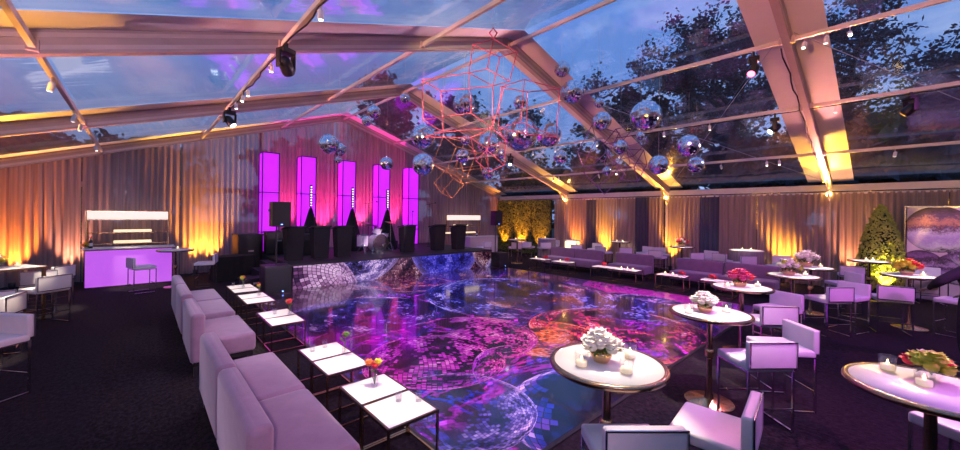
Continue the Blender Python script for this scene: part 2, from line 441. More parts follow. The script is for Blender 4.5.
    rz = g.noise(ob, 1.6, 3, 0.5)
    g.put(b.inputs['Normal'], g.bump(rz, 0.08, 0.02))
    g.put(out.inputs[0], b.outputs[0])
mk_dance()

def mk_fascia():
    m, g, out = new_mat('stage_front_print')
    tc = g.n('ShaderNodeTexCoord')
    sp = g.n('ShaderNodeSeparateXYZ'); g.put(sp.inputs[0], tc.outputs['Object'])
    x, y = sp.outputs[0], sp.outputs[2]
    base = g.ramp(g.noise(tc.outputs['Object'], 1.2, 4, 0.6), [(0.35, K), (0.5, (0.02, 0.02, 0.20)), (0.7, (0.10, 0.03, 0.18))])
    balls = [
        (3.2, 1.3, 1.9, 0.8, 26, BRWN),
        (0.7, -1.2, 2.2, 0.4, 30, BRWN),
        (-1.5, 1.7, 1.75, 1.1, 34, SILV),
        (-3.3, -0.7, 1.9, 0.9, 15, [(0.14, (0.02, 0.008, 0.03)), (0.36, (0.16, 0.06, 0.14)), (0.46, (0.45, 0.28, 0.40)), (0.8, (0.72, 0.58, 0.64))]),
        (2.0, 1.3, 1.7, 0.2, 24, [(0.2, (0.004, 0.005, 0.06)), (0.42, (0.02, 0.03, 0.36)), (0.62, (0.08, 0.10, 0.66)), (0.9, (0.3, 0.3, 0.8))]),
        (4.2, 0.9, 1.0, 1.7, 18, BRWN),
        (4.6, -0.3, 0.75, 1.7, 14, SILV),
    ]
    c = add_balls(g, x, y, base, balls)
    b = g.n('ShaderNodeBsdfPrincipled')
    g.put(b.inputs['Base Color'], c)
    b.inputs['Roughness'].default_value = 0.25
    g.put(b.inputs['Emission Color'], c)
    b.inputs['Emission Strength'].default_value = 0.30  # glow put into the print itself, in place of light on it
    g.put(out.inputs[0], b.outputs[0])
mk_fascia()

def mk_art():
    m, g, out = new_mat('mirror_ball_poster')
    tc = g.n('ShaderNodeTexCoord')
    ob = tc.outputs['Object']
    sp = g.n('ShaderNodeSeparateXYZ'); g.put(sp.inputs[0], ob)
    x, y = sp.outputs[1], sp.outputs[2]
    c = g.ramp(g.noise(ob, 0.8, 2, 0.5), [(0.35, (0.66, 0.42, 0.60)), (0.65, (0.82, 0.64, 0.76))])
    SP = [(0.0, (0.02, 0.01, 0.03)), (0.16, (0.70, 0.60, 0.74)), (0.30, (0.34, 0.18, 0.50)), (0.44, (0.05, 0.02, 0.08)), (0.56, (0.48, 0.30, 0.62)), (0.70, (0.03, 0.012, 0.04)), (0.84, (0.30, 0.12, 0.40)), (1.0, (0.06, 0.02, 0.08))]
    SO = [(0.0, (0.04, 0.02, 0.05)), (0.12, (0.75, 0.66, 0.76)), (0.30, (0.45, 0.28, 0.62)), (0.44, (0.62, 0.46, 0.72)), (0.56, (0.10, 0.03, 0.12)), (0.68, (0.60, 0.22, 0.18)), (0.80, (0.10, 0.04, 0.14)), (1.0, (0.02, 0.008, 0.03))]
    for k, (cx, cy, r, stops) in enumerate(((-0.28, 0.95, 0.42, SP), (-0.92, 0.92, 0.42, SP), (-1.25, 1.42, 0.52, SP), (-0.58, 1.95, 0.62, SO))):
        nd = g.n('ShaderNodeGroup'); nd.node_tree = BALL
        g.put(nd.inputs['X'], x); g.put(nd.inputs['Y'], y)
        for nm, v in (('CX', cx), ('CY', cy), ('R', r), ('Rot', 0.4 + k), ('N', 22), ('Seed', k * 3.3)): nd.inputs[nm].default_value = v
        t = g.m('MULTIPLY_ADD', g.m('SUBTRACT', y, cy), 0.5 / r, 0.5)
        nz_ = g.noise(g.mapping(ob, (1, 0.7, 1.4), (0, k * 2.0, k)), 1.6, 3, 0.5)
        t = g.m('MULTIPLY_ADD', g.m('SUBTRACT', nz_, 0.5), 0.40, t)
        t = g.m('MULTIPLY_ADD', g.m('SUBTRACT', nd.outputs['Value'], 0.4), 0.22, t)
        edge = g.m('POWER', g.m('SUBTRACT', 1.0, nd.outputs['Depth']), 2.5)
        bc = g.mix(g.m('MULTIPLY', edge, 0.9), g.ramp(t, stops), (0.02, 0.008, 0.03, 1))
        c = g.mix(nd.outputs['Mask'], c, bc)
    b = g.n('ShaderNodeBsdfPrincipled')
    g.put(b.inputs['Base Color'], c)
    b.inputs['Roughness'].default_value = 0.3
    g.put(out.inputs[0], b.outputs[0])
mk_art()
# ------------------------------------------------------------------ mesh helpers
class MB:
    def __init__(self): self.v = []; self.f = []; self.fs = []; self.mi = []
    def add(self, verts, faces, smooth=False):
        o = len(self.v)
        self.v += [tuple(p) for p in verts]
        for fc in faces:
            self.f.append([o + i for i in fc]); self.fs.append(smooth)
        return self
    def box(self, c, s, rot=None, bev=0.0):
        x, y, z = s[0] / 2, s[1] / 2, s[2] / 2
        c = Vector(c)
        M = (Euler(rot).to_matrix() if rot is not None and not isinstance(rot, Matrix) else (rot or Matrix.Identity(3)))
        if bev <= 0:
            vs = [Vector((i, j, k)) for i in (-x, x) for j in (-y, y) for k in (-z, z)]
            fs = [(0, 1, 3, 2), (4, 6, 7, 5), (0, 4, 5, 1), (2, 3, 7, 6), (0, 2, 6, 4), (1, 5, 7, 3)]
            return self.add([c + M @ p for p in vs], fs)
        b = min(bev, x * 0.95, y * 0.95, z * 0.95)
        # rounded box: stacked rounded rectangles
        def ring(hx, hy, r, zz, n=3):
            out = []
            for (sx, sy, a0) in ((1, 1, 0), (-1, 1, 90), (-1, -1, 180), (1, -1, 270)):
                for k in range(n + 1):
                    a = math.radians(a0 + 90 * k / n)
                    out.append(Vector((sx * (hx - r) + r * math.cos(a), sy * (hy - r) + r * math.sin(a), zz)))
            return out
        levels = []
        for k in range(4):
            a = PI / 2 * k / 3
            ins = b * (1 - math.sin(a))
            levels.append((ins, -z + b * (1 - math.cos(a))))
        levels = levels + [(i, -zz) for i, zz in reversed(levels)]
        rings = [ring(x - i, y - i, max(b - i, b * 0.15), zz) for i, zz in levels]
        n = len(rings[0]); vs = [p for r in rings for p in r]; fs = []
        for j in range(len(rings) - 1):
            for i in range(n):
                fs.append((j * n + i, j * n + (i + 1) % n, (j + 1) * n + (i + 1) % n, (j + 1) * n + i))
        fs.append(tuple(reversed(range(n)))); fs.append(tuple((len(rings) - 1) * n + i for i in range(n)))
        return self.add([c + M @ p for p in vs], fs, True)
    def tube(self, a, b, r, n=8, r2=None, cap=True, smooth=True):
        a, b = Vector(a), Vector(b)
        r2 = r if r2 is None else r2
        d = (b - a)
        if d.length < 1e-6: return self
        q = d.to_track_quat('Z', 'Y')
        ra = [a + q @ Vector((r * math.cos(2 * PI * i / n), r * math.sin(2 * PI * i / n), 0)) for i in range(n)]
        rb = [b + q @ Vector((r2 * math.cos(2 * PI * i / n), r2 * math.sin(2 * PI * i / n), 0)) for i in range(n)]
        fs = [(i, (i + 1) % n, n + (i + 1) % n, n + i) for i in range(n)]
        self.add(ra + rb, fs, smooth and n > 4)
        if cap:
            self.add(ra, [tuple(reversed(range(n)))]); self.add(rb, [tuple(range(n))])
        return self
    def path(self, pts, r, n=6):
        for a, b in zip(pts[:-1], pts[1:]): self.tube(a, b, r, n)
        return self
    def bar(self, a, b, w, h=None, up=(0, 0, 1)):
        """square section bar from a to b"""
        a, b = Vector(a), Vector(b); h = h or w
        d = (b - a).normalized(); up = Vector(up)
        if abs(d.dot(up)) > 0.99: up = Vector((0, 1, 0))
        s = d.cross(up).normalized(); t = s.cross(d)
        vs = []
        for p in (a, b):
            for i, j in ((-1, -1), (1, -1), (1, 1), (-1, 1)): vs.append(p + s * (i * w / 2) + t * (j * h / 2))
        return self.add(vs, [(0, 1, 2, 3), (7, 6, 5, 4), (0, 4, 5, 1), (1, 5, 6, 2), (2, 6, 7, 3), (3, 7, 4, 0)])
    def lathe(self, prof, n=24, c=(0, 0, 0), q=None, smooth=True):
        c = Vector(c); vs = []; fs = []
        for r, z in prof:
            for i in range(n):
                p = Vector((r * math.cos(2 * PI * i / n), r * math.sin(2 * PI * i / n), z))
                vs.append(c + (q @ p if q is not None else p))
        for j in range(len(prof) - 1):
            for i in range(n):
                fs.append((j * n + i, j * n + (i + 1) % n, (j + 1) * n + (i + 1) % n, (j + 1) * n + i))
        self.add(vs, fs, smooth)
        m = len(prof) - 1
        if prof[0][0] > 1e-4: self.add(vs[:n], [tuple(reversed(range(n)))])
        if prof[m][0] > 1e-4: self.add(vs[m * n:], [tuple(range(n))])
        return self
    def ball(self, c, r, seg=10, rings=6, sc=(1, 1, 1)):
        prof = [(max(r * math.sin(PI * k / rings), 1e-5), -r * math.cos(PI * k / rings)) for k in range(rings + 1)]
        o = len(self.v)
        self.lathe(prof, seg, (0, 0, 0))
        for i in range(o, len(self.v)):
            p = self.v[i]; self.v[i] = (c[0] + p[0] * sc[0], c[1] + p[1] * sc[1], c[2] + p[2] * sc[2])
        return self
    def build(self, name, mat, parent=None, loc=None):
        me = bpy.data.meshes.new(name)
        me.from_pydata(self.v, [], self.f)
        me.polygons.foreach_set('use_smooth', self.fs)
        me.materials.append(MATS[mat]); me.update()
        o = bpy.data.objects.new(name, me); COL.objects.link(o)
        if parent is not None: o.parent = parent
        if loc is not None: o.location = loc
        return o

def tag(o, label, cat, group=None, kind=None):
    if label: o['label'] = label
    if cat: o['category'] = cat
    if group: o['group'] = group
    if kind: o['kind'] = kind
    return o
def thing(name, label, cat, loc=(0, 0, 0), rz=0.0, group=None, kind=None):
    o = bpy.data.objects.new(name, None); COL.objects.link(o)
    o.empty_display_size = 0.1
    o.location = loc; o.rotation_euler = (0, 0, rz)
    return tag(o, label, cat, group, kind)
KIDS = {}
def kids(o):
    return list(o.children)
def copy_tree(o, parent=None):
    c = o.copy(); COL.objects.link(c)
    if parent is not None:
        c.parent = parent; c.matrix_parent_inverse = o.matrix_parent_inverse.copy()
    for ch in o.children: copy_tree(ch, c)
    return c
PROTO = {}
def place(key, make, label, loc, rz=0.0, scale=1.0, group=None):
    """first call moves the prototype itself, later calls copy it"""
    if key not in PROTO:
        PROTO[key] = make(); r = PROTO[key]
    else:
        r = copy_tree(PROTO[key])
    r.location = loc; r.rotation_euler = (0, 0, rz); r.scale = (scale,) * 3
    r['label'] = label
    if group: r['group'] = group
    return r
def spot(name, loc, target, power, color, angle, blend=0.4, size=0.05, parent=None):
    ld = bpy.data.lights.new(name, 'SPOT')
    ld.energy = power; ld.color = color; ld.spot_size = math.radians(angle); ld.spot_blend = blend
    ld.shadow_soft_size = size
    o = bpy.data.objects.new(name, ld); COL.objects.link(o)
    o.location = loc
    o.rotation_euler = (Vector(target) - Vector(loc)).to_track_quat('-Z', 'Y').to_euler()
    if parent is not None: o.parent = parent
    return o

# ------------------------------------------------------------------ the tent
W, ZE, ZR, BAY = 9.825, 3.17, 6.236, 5.0
FR = [0, -5, -10, -15, -20, -25]
SL = (ZR - ZE) / W
def roof_z(x): return ZR - SL * abs(x)
NRM = math.hypot(1, SL)

fl = MB().box((1, -12, -0.06), (24, 30, 0.12)).build('floor', 'dark_carpet'); tag(fl, 'near-black carpet laid in long runs through the tent', 'carpet', kind='structure')
gd = MB().box((10, 0, -0.25), (160, 160, 0.2)).build('ground_outside', 'ground_earth'); tag(gd, 'dark earth outside the clear tent', 'ground', kind='structure')

where = ['at the back gable wall', 'first in from the back gable', 'over the middle of the dance floor', 'over the near cocktail tables', 'just behind the camera', 'at the entrance end behind the camera']
for k, y in enumerate(FR):
    fr = thing('tent_frame', 'pinkish aluminium portal frame of the clear tent, ' + where[k], 'tent frame', kind='structure')
    for s in (-1, 1):
        h = 0.26
        a = Vector((0, y, ZR + h / 2)); b = Vector((s * (W + 0.05), y, ZE + h / 2 - 0.02))
        MB().bar(a, b, 0.12, h).build('rafter', 'aluminium_dark', fr)
        m = MB()
        m.bar(Vector((0, y - 0.061, ZR + 0.06)), Vector((s * W, y - 0.061, ZE + 0.06)), 0.012, 0.05)
        m.bar(Vector((0, y - 0.061, ZR + 0.2)), Vector((s * W, y - 0.061, ZE + 0.2)), 0.012, 0.05)
        m.build('rafter_lip', 'aluminium', fr)
        MB().box((s * (W + 0.05), y, (ZE + 0.1) / 2), (0.22, 0.12, ZE + 0.1)).build('post', 'aluminium', fr)
        MB().box((s * (W + 0.05), y, 0.01), (0.4, 0.3, 0.02)).build('foot_plate', 'aluminium_dark', fr)
        MB().bar(Vector((s * (W - 0.75), y, ZE - 0.02 + 0.75 * SL)), Vector((s * (W - 0.02), y, ZE - 0.45)), 0.05, 0.06).build('knee_brace', 'aluminium_dark', fr)
    MB().box((0, y, ZR + 0.12), (0.5, 0.15, 0.2)).build('ridge_plate', 'aluminium_dark', fr)

# purlins between the frames, one beam per line
PUR = [(0, 'along the ridge'), (-2.5, 'on the left slope nearest the ridge'), (-5.03, 'half way down the left slope'), (-7.5, 'low on the left slope'),
       (2.42, 'on the right slope nearest the ridge'), (4.85, 'half way down the right slope'), (7.4, 'low on the right slope')]
for x, w_ in PUR:
    z = roof_z(x) + 0.08
    p = thing('roof_purlin', 'slim metal roof purlin ' + w_, 'purlin', kind='structure')
    for k in range(len(FR) - 1):
        MB().bar((x, FR[k] - 0.06, z), (x, FR[k + 1] + 0.06, z), 0.055, 0.075).build('purlin_length', 'aluminium', p)
        m = MB()
        for yy in (FR[k] - 0.09, FR[k + 1] + 0.09): m.box((x, yy, z), (0.1, 0.06, 0.13))
        m.build('bracket', 'aluminium_dark', p)
for s, nm in ((-1, 'left'), (1, 'right')):
    p = thing('trim_1' if s < 0 else 'trim_2', nm + ' eave beam with a fabric rail above the curtains', 'beam', kind='structure')
    for k in range(len(FR) - 1):
        MB().box((s * (W + 0.03), (FR[k] + FR[k + 1]) / 2, ZE + 0.02), (0.14, BAY - 0.13, 0.2)).build('eave_beam', 'aluminium', p)
        MB().box((s * (W - 0.09), (FR[k] + FR[k + 1]) / 2, ZE - 0.16), (0.05, BAY - 0.13, 0.06)).build('curtain_rail', 'aluminium', p)

# roof skins: clear vinyl with white bands beside each rafter
random.seed(4)
ceil = thing('ceiling', 'clear vinyl roof skin of the tent with white bands beside the rafters', 'tent roof', kind='structure')
for k in range(len(FR) - 1):
    y0, y1 = FR[k], FR[k + 1]
    for s in (-1, 1):
        nx, ny = 22, 10
        vs, fs = [], []
        for j in range(ny + 1):
            yy = y0 - 0.55 + (y1 - y0 + 1.10) * j / ny
            for i in range(nx + 1):
                xx = s * (W + 0.12) * i / nx
                sag = 0.03 * math.sin(PI * j / ny) * (1 if 0 < i < nx else 0)
                vs.append((xx, yy, roof_z(xx) + 0.285 - sag))
        for j in range(ny):
            for i in range(nx):
                q = [j * (nx + 1) + i, j * (nx + 1) + i + 1, (j + 1) * (nx + 1) + i + 1, (j + 1) * (nx + 1) + i]
                fs.append(q if s > 0 else q[::-1])
        MB().add(vs, fs, True).build('clear_roof_panel', 'clear_vinyl', ceil)
for y in FR:
    for s in (-1, 1):
        for t in (-1, 1):
            vs = []
            for i in range(13):
                xx = s * (W + 0.12) * i / 12
                for dy in (0.03, 0.55): vs.append((xx, y + t * dy, roof_z(xx) + 0.278 - 0.012 * (dy < 0.1)))
            fs = [(2 * i, 2 * i + 1, 2 * i + 3, 2 * i + 2) for i in range(12)]
            MB().add(vs, fs).build('white_band', 'white_vinyl', ceil)

# wind bracing cables in the roof
for k, (pa, pb, lb) in enumerate((((2.42, -10.1), (9.7, -14.9), 'thin steel bracing cable running down the right roof toward the near post'), ((9.7, -10.1), (2.42, -14.9), 'thin steel bracing cable running up the right roof away from the eave'),
                       ((2.42, -15.1), (9.7, -19.9), 'thin steel bracing cable at the right edge of the roof'))):
    c = MB().path([(pa[0], pa[1], roof_z(pa[0]) + 0.2), (pb[0], pb[1], roof_z(pb[0]) + 0.2)], 0.007, 5).build('bracing_cable', 'rope')
    tag(c, lb, 'cable', 'roof bracing cables', kind='structure')

# outer walls: clear sheets behind the curtains
def sheet(name, pts, mat, label):
    o = MB().add(pts, [tuple(range(len(pts)))]).build(name, mat); tag(o, label, 'wall', kind='structure'); return o
sheet('wall_back', [(-W, 0.10, 0), (W, 0.10, 0), (W, 0.10, ZE + 0.2), (0, 0.10, ZR + 0.25), (-W, 0.10, ZE + 0.2)], 'clear_vinyl', 'clear vinyl gable wall behind the stage curtains')
sheet('wall_right', [(W + 0.2, 0, 0), (W + 0.2, -25, 0), (W + 0.2, -25, ZE + 0.1), (W + 0.2, 0, ZE + 0.1)], 'clear_vinyl', 'clear vinyl wall behind the right curtains')
sheet('wall_left', [(-W - 0.2, 0, 0), (-W - 0.2, -25, 0), (-W - 0.2, -25, ZE + 0.1), (-W - 0.2, 0, ZE + 0.1)], 'clear_vinyl', 'clear vinyl wall behind the left curtains')
sheet('wall_front', [(-W, -25.1, 0), (W, -25.1, 0), (W, -25.1, ZE + 0.2), (0, -25.1, ZR + 0.25), (-W, -25.1, ZE + 0.2)], 'clear_vinyl', 'clear vinyl gable wall behind the camera')
gb = thing('trim_3', 'horizontal girt across the back gable behind the curtains', 'beam', kind='structure')
MB().box((0, 0.03, 2.95), (2 * W, 0.10, 0.16)).build('girt', 'aluminium_dark', gb)
for x in (-6.5, -3.2, 3.2, 6.5): MB().box((x, 0.02, roof_z(x) / 2), (0.12, 0.12, roof_z(x))).build('gable_post', 'aluminium_dark', gb)

# ------------------------------------------------------------------ curtains
def curtain(label, p0, p1, ztop, zbot, mat, seed, folds=7.0, amp=0.055, group='sheer curtains on the tent walls'):
    rnd = random.Random(seed)
    p0, p1 = Vector((*p0, 0)), Vector((*p1, 0)); d = p1 - p0; Ln = d.length; d.normalize()
    nrm = Vector((-d.y, d.x, 0))
    nx = max(24, int(Ln * folds * 7)); nz = 10
    ph = [rnd.uniform(0, 6.28) for _ in range(5)]
    vs, fs = [], []
    for i in range(nx + 1):
        s = Ln * i / nx
        pos = p0 + d * s
        zt = ztop(pos)
        for j in range(nz + 1):
            t = j / nz
            w = math.sin(2 * PI * folds * s + ph[0] + 1.2 * math.sin(1.9 * s + ph[1]) + 0.25 * math.sin(5 * t + ph[2]))
            w2 = math.sin(2 * PI * folds * 0.37 * s + ph[3] + 0.6 * t)
            off = amp * (0.55 + 0.45 * (1 - t)) * w + amp * 0.5 * w2 * (1 - 0.6 * t)
            vs.append(tuple(pos + nrm * off + Vector((0, 0, zbot + (zt - zbot) * t))))
    for i in range(nx):
        for j in range(nz):
            a = i * (nz + 1) + j
            fs.append((a, a + nz + 1, a + nz + 2, a + 1))
    o = MB().add(vs, fs, True).build('curtain', mat)
    return tag(o, label, 'curtain', group)
gtop = lambda p: roof_z(p.x) - 0.03
etop = lambda p: ZE - 0.14
GX = [-9.8, -7.9, -5.6, -3.9, -0.4, 3.4, 6.2, 9.75]
GL = ['sheer gable curtain glowing orange at the far left of the photo', 'sheer gable curtain behind the lit purple bar', 'sheer gable curtain glowing amber beside the black draped table',
      'tall magenta-lit gable curtain behind the leftmost two light columns', 'tall magenta-lit gable curtain behind the light columns at the ridge', 'sheer gable curtain fading from magenta to beige right of the light columns', 'beige sheer gable curtain behind the small far bar']
for i in range(7):
    curtain(GL[i], (GX[i], -0.12), (GX[i + 1] - 0.02, -0.12), gtop, 0.03, 'sheer_grey', 10 + i, folds=6.0)
RY = [(-4.25, -5.0, 'narrow beige curtain beside the hedge panels at the first right post'), (-5.1, -6.2, 'sheer right-wall curtain glowing orange behind the first bench'), (-6.75, -7.9, 'sheer right-wall curtain glowing deep amber behind the lit square table'), (-7.95, -9.9, 'grey-mauve right-wall curtain behind the candle table'),
      (-10.05, -11.3, 'curtain with a soft amber glow at the post behind the red flower table'), (-11.9, -13.1, 'grey-brown right-wall curtain above the longest bench'), (-13.12, -15.0, 'right-wall curtain glowing bright yellow behind the white flower tables'),
      (-15.05, -17.4, 'pleated peach curtain behind the topiary cone'), (-17.42, -20.0, 'pleated curtain behind the mirror ball poster'), (-20.02, -25.0, 'right-wall curtain out behind the camera')]
for i, (a, b, lb) in enumerate(RY):
    curtain(lb, (W - 0.12, a), (W - 0.12, b), etop, 0.03, 'sheer_beige', 40 + i, folds=6.5, amp=0.05)
for i, (a, b, lb) in enumerate(((-6.15, -6.78, 'narrow dark slate curtain between the two orange-lit curtains'), (-8.7, -9.3, 'narrow dark slate curtain just left of the second right post'), (-11.2, -11.95, 'dark slate-blue curtain above the longest bench'))):
    curtain(lb, (W - (0.20 if i == 1 else 0.10), a), (W - (0.20 if i == 1 else 0.10), b), etop, 0.03, 'sheer_slate', 60 + i, folds=6.5, amp=0.04)
for i, (a, b, lb) in enumerate(((-0.2, -12.4, 'left-wall curtain beside the tall table, toward the stage'), (-12.5, -25.0, 'left-wall curtain beside the camera'))):
    curtain(lb, (-W + 0.12, a), (-W + 0.12, b), etop, 0.03, 'sheer_beige', 70 + i, folds=4.0)
curtain('sheer gable curtain behind the camera', (-9.7, -24.9), (9.7, -24.9), gtop, 0.03, 'sheer_grey', 80, folds=3.0)

# ------------------------------------------------------------------ trees outside
def make_tree(name, label, loc, height, spread, seed, leaf, nbr, nleaf, lsz, group, crown0=0.35):
    rnd = random.Random(seed)
    root = thing(name, label, 'tree', loc, rnd.uniform(0, 6.28), group)
    tr = MB(); lf = MB()
    pts = [Vector((0, 0, 0))]
    for k in range(1, 7):
        pts.append(Vector((rnd.uniform(-.15, .15) * k * .5, rnd.uniform(-.15, .15) * k * .5, height * k / 6)))
    for k in range(6): tr.tube(pts[k], pts[k + 1], 0.30 * (1 - k / 6.5), 7, 0.30 * (1 - (k + 1) / 6.5), cap=False)
    for b in range(nbr):
        t = crown0 + (1 - crown0) * (b + rnd.random()) / nbr
        base = pts[min(5, int(t * 6))].lerp(pts[min(6, int(t * 6) + 1)], t * 6 % 1)
        az = rnd.uniform(0, 6.28); prof = math.sin(PI * min(1, (t - crown0 * 0.7) / (1.06 - crown0 * 0.7))) ** 0.7
        Lb = spread * (0.45 + 0.55 * rnd.random()) * max(prof, 0.25)
        up = rnd.uniform(0.05, 0.55)
        p = base.copy(); dirv = Vector((math.cos(az), math.sin(az), up)).normalized()
        segs = []
        for k in range(4):
            q = p + dirv * (Lb / 4)
            tr.tube(p, q, 0.07 * (1 - k / 4.6), 5, 0.07 * (1 - (k + 1) / 4.6), cap=False)
            segs.append((p.copy(), q.copy()))
            if k > 0:
                tw = q + Vector((rnd.uniform(-1, 1), rnd.uniform(-1, 1), rnd.uniform(-.1, .8))) * Lb * 0.22
                tr.tube(q, tw, 0.022, 4, 0.008, cap=False); segs.append((q.copy(), tw))
            p = q; dirv = (dirv + Vector((rnd.uniform(-.35, .35), rnd.uniform(-.35, .35), rnd.uniform(-.1, .3)))).normalized()
        nl = nleaf // nbr
        for _ in range(nl):
            a, c = segs[rnd.randrange(1, len(segs))]
            ctr = a.lerp(c, rnd.random()) + Vector((rnd.gauss(0, .26), rnd.gauss(0, .26), rnd.gauss(.05, .16))) * (0.5 + spread * 0.16)
            e1 = Vector((rnd.gauss(0, 1), rnd.gauss(0, 1), rnd.gauss(0, .6))).normalized()
            e2 = e1.cross(Vector((rnd.gauss(0, 1), rnd.gauss(0, 1), rnd.gauss(0, 1)))).normalized()
            s = lsz * rnd.uniform(0.6, 1.3)
            lf.add([ctr - e1 * s, ctr + e2 * s * 0.55, ctr + e1 * s, ctr - e2 * s * 0.55], [(0, 1, 2, 3)])
    tr.build('trunk', 'bark', root); lf.build('foliage', leaf, root)
    return root
GT = 'trees outside the tent'
TREES = [
    ('bare_tree', 'bare twiggy tree against the sky, left of the big trees over the right roof', at(600, 200, 21), 9.8, 3.4, 1, 'tree_leaf', 30, 1500, .11),
    ('oak_tree', 'broad dark tree whose crown peaks in the sky at top right', at(690, 200, 22), 12.6, 4.6, 2, 'tree_leaf', 60, 13000, .12),
    ('pine_tree', 'tall dark pine rising just left of the near right rafter', at(742, 200, 20), 12.2, 3.6, 3, 'tree_leaf', 54, 9500, .12),
    ('pine_tree', 'loose layered pine right of the near right rafter', at(850, 200, 16), 11.6, 4.0, 4, 'tree_leaf', 48, 8000, .11),
    ('pine_tree', 'dark pine at the right edge of the photo', at(970, 200, 15), 9.0, 3.4, 5, 'tree_leaf', 48, 7000, .11),
    ('oak_tree', 'low rust-brown tree low behind the right roof, between the pines', at(900, 205, 19), 7.8, 4.2, 6, 'tree_leaf_autumn', 34, 5200, .19),
    ('oak_tree', 'rust-brown tree behind the right roof above the benches', at(630, 205, 24), 9.0, 4.4, 7, 'tree_leaf_autumn', 34, 5200, .2),
    ('oak_tree', 'dark tree seen through the roof beyond the gable peak', at(455, 200, 29), 10.5, 4.6, 8, 'tree_leaf', 36, 5200, .2),
    ('bare_tree', 'thin dark tree beyond the roof right of the gable peak', at(520, 205, 28), 9.6, 3.6, 9, 'tree_leaf', 30, 2600, .16),
    ('oak_tree', 'dark tree blurred through the upper left roof', at(385, 200, 27), 11.0, 4.4, 10, 'tree_leaf', 36, 5200, .2),
    ('oak_tree', 'dark tree behind the gable above the purple bar', at(80, 200, 20), 5.2, 5.0, 11, 'tree_leaf', 36, 5200, .22),
    ('green_tree', 'green shrubby tree close behind the gable curtain by the bar', at(150, 214, 17), 4.6, 3.4, 12, 'leaf_green', 28, 4200, .16),
    ('green_tree', 'green shrubby tree behind the gable curtain at far left', at(30, 214, 14), 4.4, 3.2, 13, 'leaf_green', 28, 4200, .16),
    ('oak_tree', 'dark tree behind the gable right of the light columns', at(460, 214, 31), 8.0, 4.5, 14, 'tree_leaf', 32, 4000, .22),
]
for (nm, lb, p, h, sp_, sd, lf_, nb, nl, ls) in TREES:
    make_tree(nm, lb, (p.x, p.y, -0.15), h, sp_, sd, lf_, nb, nl, ls, GT, 0.12 if nm == 'green_tree' else 0.3)

for (x, y, h, sd, lb) in ((15.5, 3.0, 5.2, 31, 'dark bushy hedge tree outside beyond the hedge panels'), (15.0, -2.5, 5.6, 32, 'dark bushy hedge tree outside beyond the first right post'), (15.2, -7.5, 5.4, 33, 'dark bushy hedge tree outside beyond the lit square table'),
        (14.9, -12.0, 5.6, 34, 'dark bushy hedge tree seen through the gap above the longest bench'), (15.1, -16.5, 5.4, 35, 'dark bushy hedge tree outside beyond the topiary'), (15.0, -21.0, 5.6, 36, 'dark bushy hedge tree outside beyond the poster'),
        (10.0, 5.5, 5.6, 37, 'added dark bushy hedge tree screening sky outside the back right corner'), (5.0, 6.0, 5.8, 38, 'added dark bushy hedge tree screening sky outside behind the far bar'), (0.0, 6.5, 5.6, 39, 'added dark bushy hedge tree screening sky outside behind the light columns'), (-10.5, 6.0, 5.4, 40, 'added dark bushy hedge tree screening sky outside the back left corner')):  # gable hedge trees added to keep sky from backlighting the drapes
    make_tree('hedge_tree', lb, (x, y, -0.15), h, 3.4, sd, 'tree_leaf_autumn' if sd % 3 == 0 else 'tree_leaf', 44, 4200, .30, GT, 0.04)
# ------------------------------------------------------------------ dance floor and stage
df = thing('dance_floor', 'glossy dance floor printed with purple, blue and red mirror balls', 'dance floor')
MB().box((0.0, -9.65, 0.012), (9.1, 9.1, 0.022)).build('printed_deck', 'dance_floor_print', df)
m = MB()
for a, b in (((-4.57, -14.22), (4.57, -14.22)), ((-4.57, -14.22), (-4.57, -5.1)), ((4.57, -14.22), (4.57, -5.1))):
    m.bar((*a, 0.01), (*b, 0.01), 0.05, 0.02)
m.build('edge_trim', 'black_metal', df)

STZ = 0.72
st = thing('stage', 'low black stage with a mirror-tile printed front', 'stage', (0, 0, 0))
MB().box((0.43, -2.75, STZ - 0.03), (7.76, 4.7, 0.06)).build('deck', 'stage_deck', st)
MB().box((0.43, -2.72, (STZ - 0.06) / 2), (7.6, 4.5, STZ - 0.07)).build('stage_body', 'black_cloth', st)
MB().box((0.43, -5.09, STZ / 2 - 0.02), (7.72, 0.03, STZ - 0.06)).build('printed_front', 'stage_front_print', st)
for s, x in ((-1, -3.46), (1, 4.32)):
    MB().box((x, -2.8, STZ / 2), (0.03, 4.55, STZ - 0.06)).build('side_skirt', 'black_cloth', st)

# ---- magenta light columns
def make_column():
    r = thing('light_column', '', 'light column', group='magenta light columns behind the band')
    for k, (z0, z1) in enumerate(((0.0, 0.72), (0.72, 2.18), (2.18, 3.64))):
        MB().box((0, 0, (z0 + z1) / 2), (0.52, 0.52, z1 - z0 - 0.03)).build('lit_section', 'led_panel', r)
    m = MB()
    for sx in (-1, 1):
        for sy in (-1, 1): m.bar((sx * .275, sy * .275, 0), (sx * .275, sy * .275, 3.64), 0.03)
    for z in (0.012, 0.72, 2.18, 3.64):
        for s in (-1, 1):
            m.bar((-.29, s * .275, z), (.29, s * .275, z), 0.03); m.bar((s * .275, -.29, z), (s * .275, .29, z), 0.03)
    m.build('metal_frame', 'black_metal', r)
    return r
CL = ['leftmost magenta light column, behind the pole speaker', 'second magenta light column from the left', 'middle of the five magenta light columns', 'magenta light column behind the drum kit', 'rightmost magenta light column']
for x, lb in zip((-3.06, -1.73, -0.10, 1.51, 3.06), CL):
    place('column', make_column, lb, (x, -0.98 + 0.28, STZ))

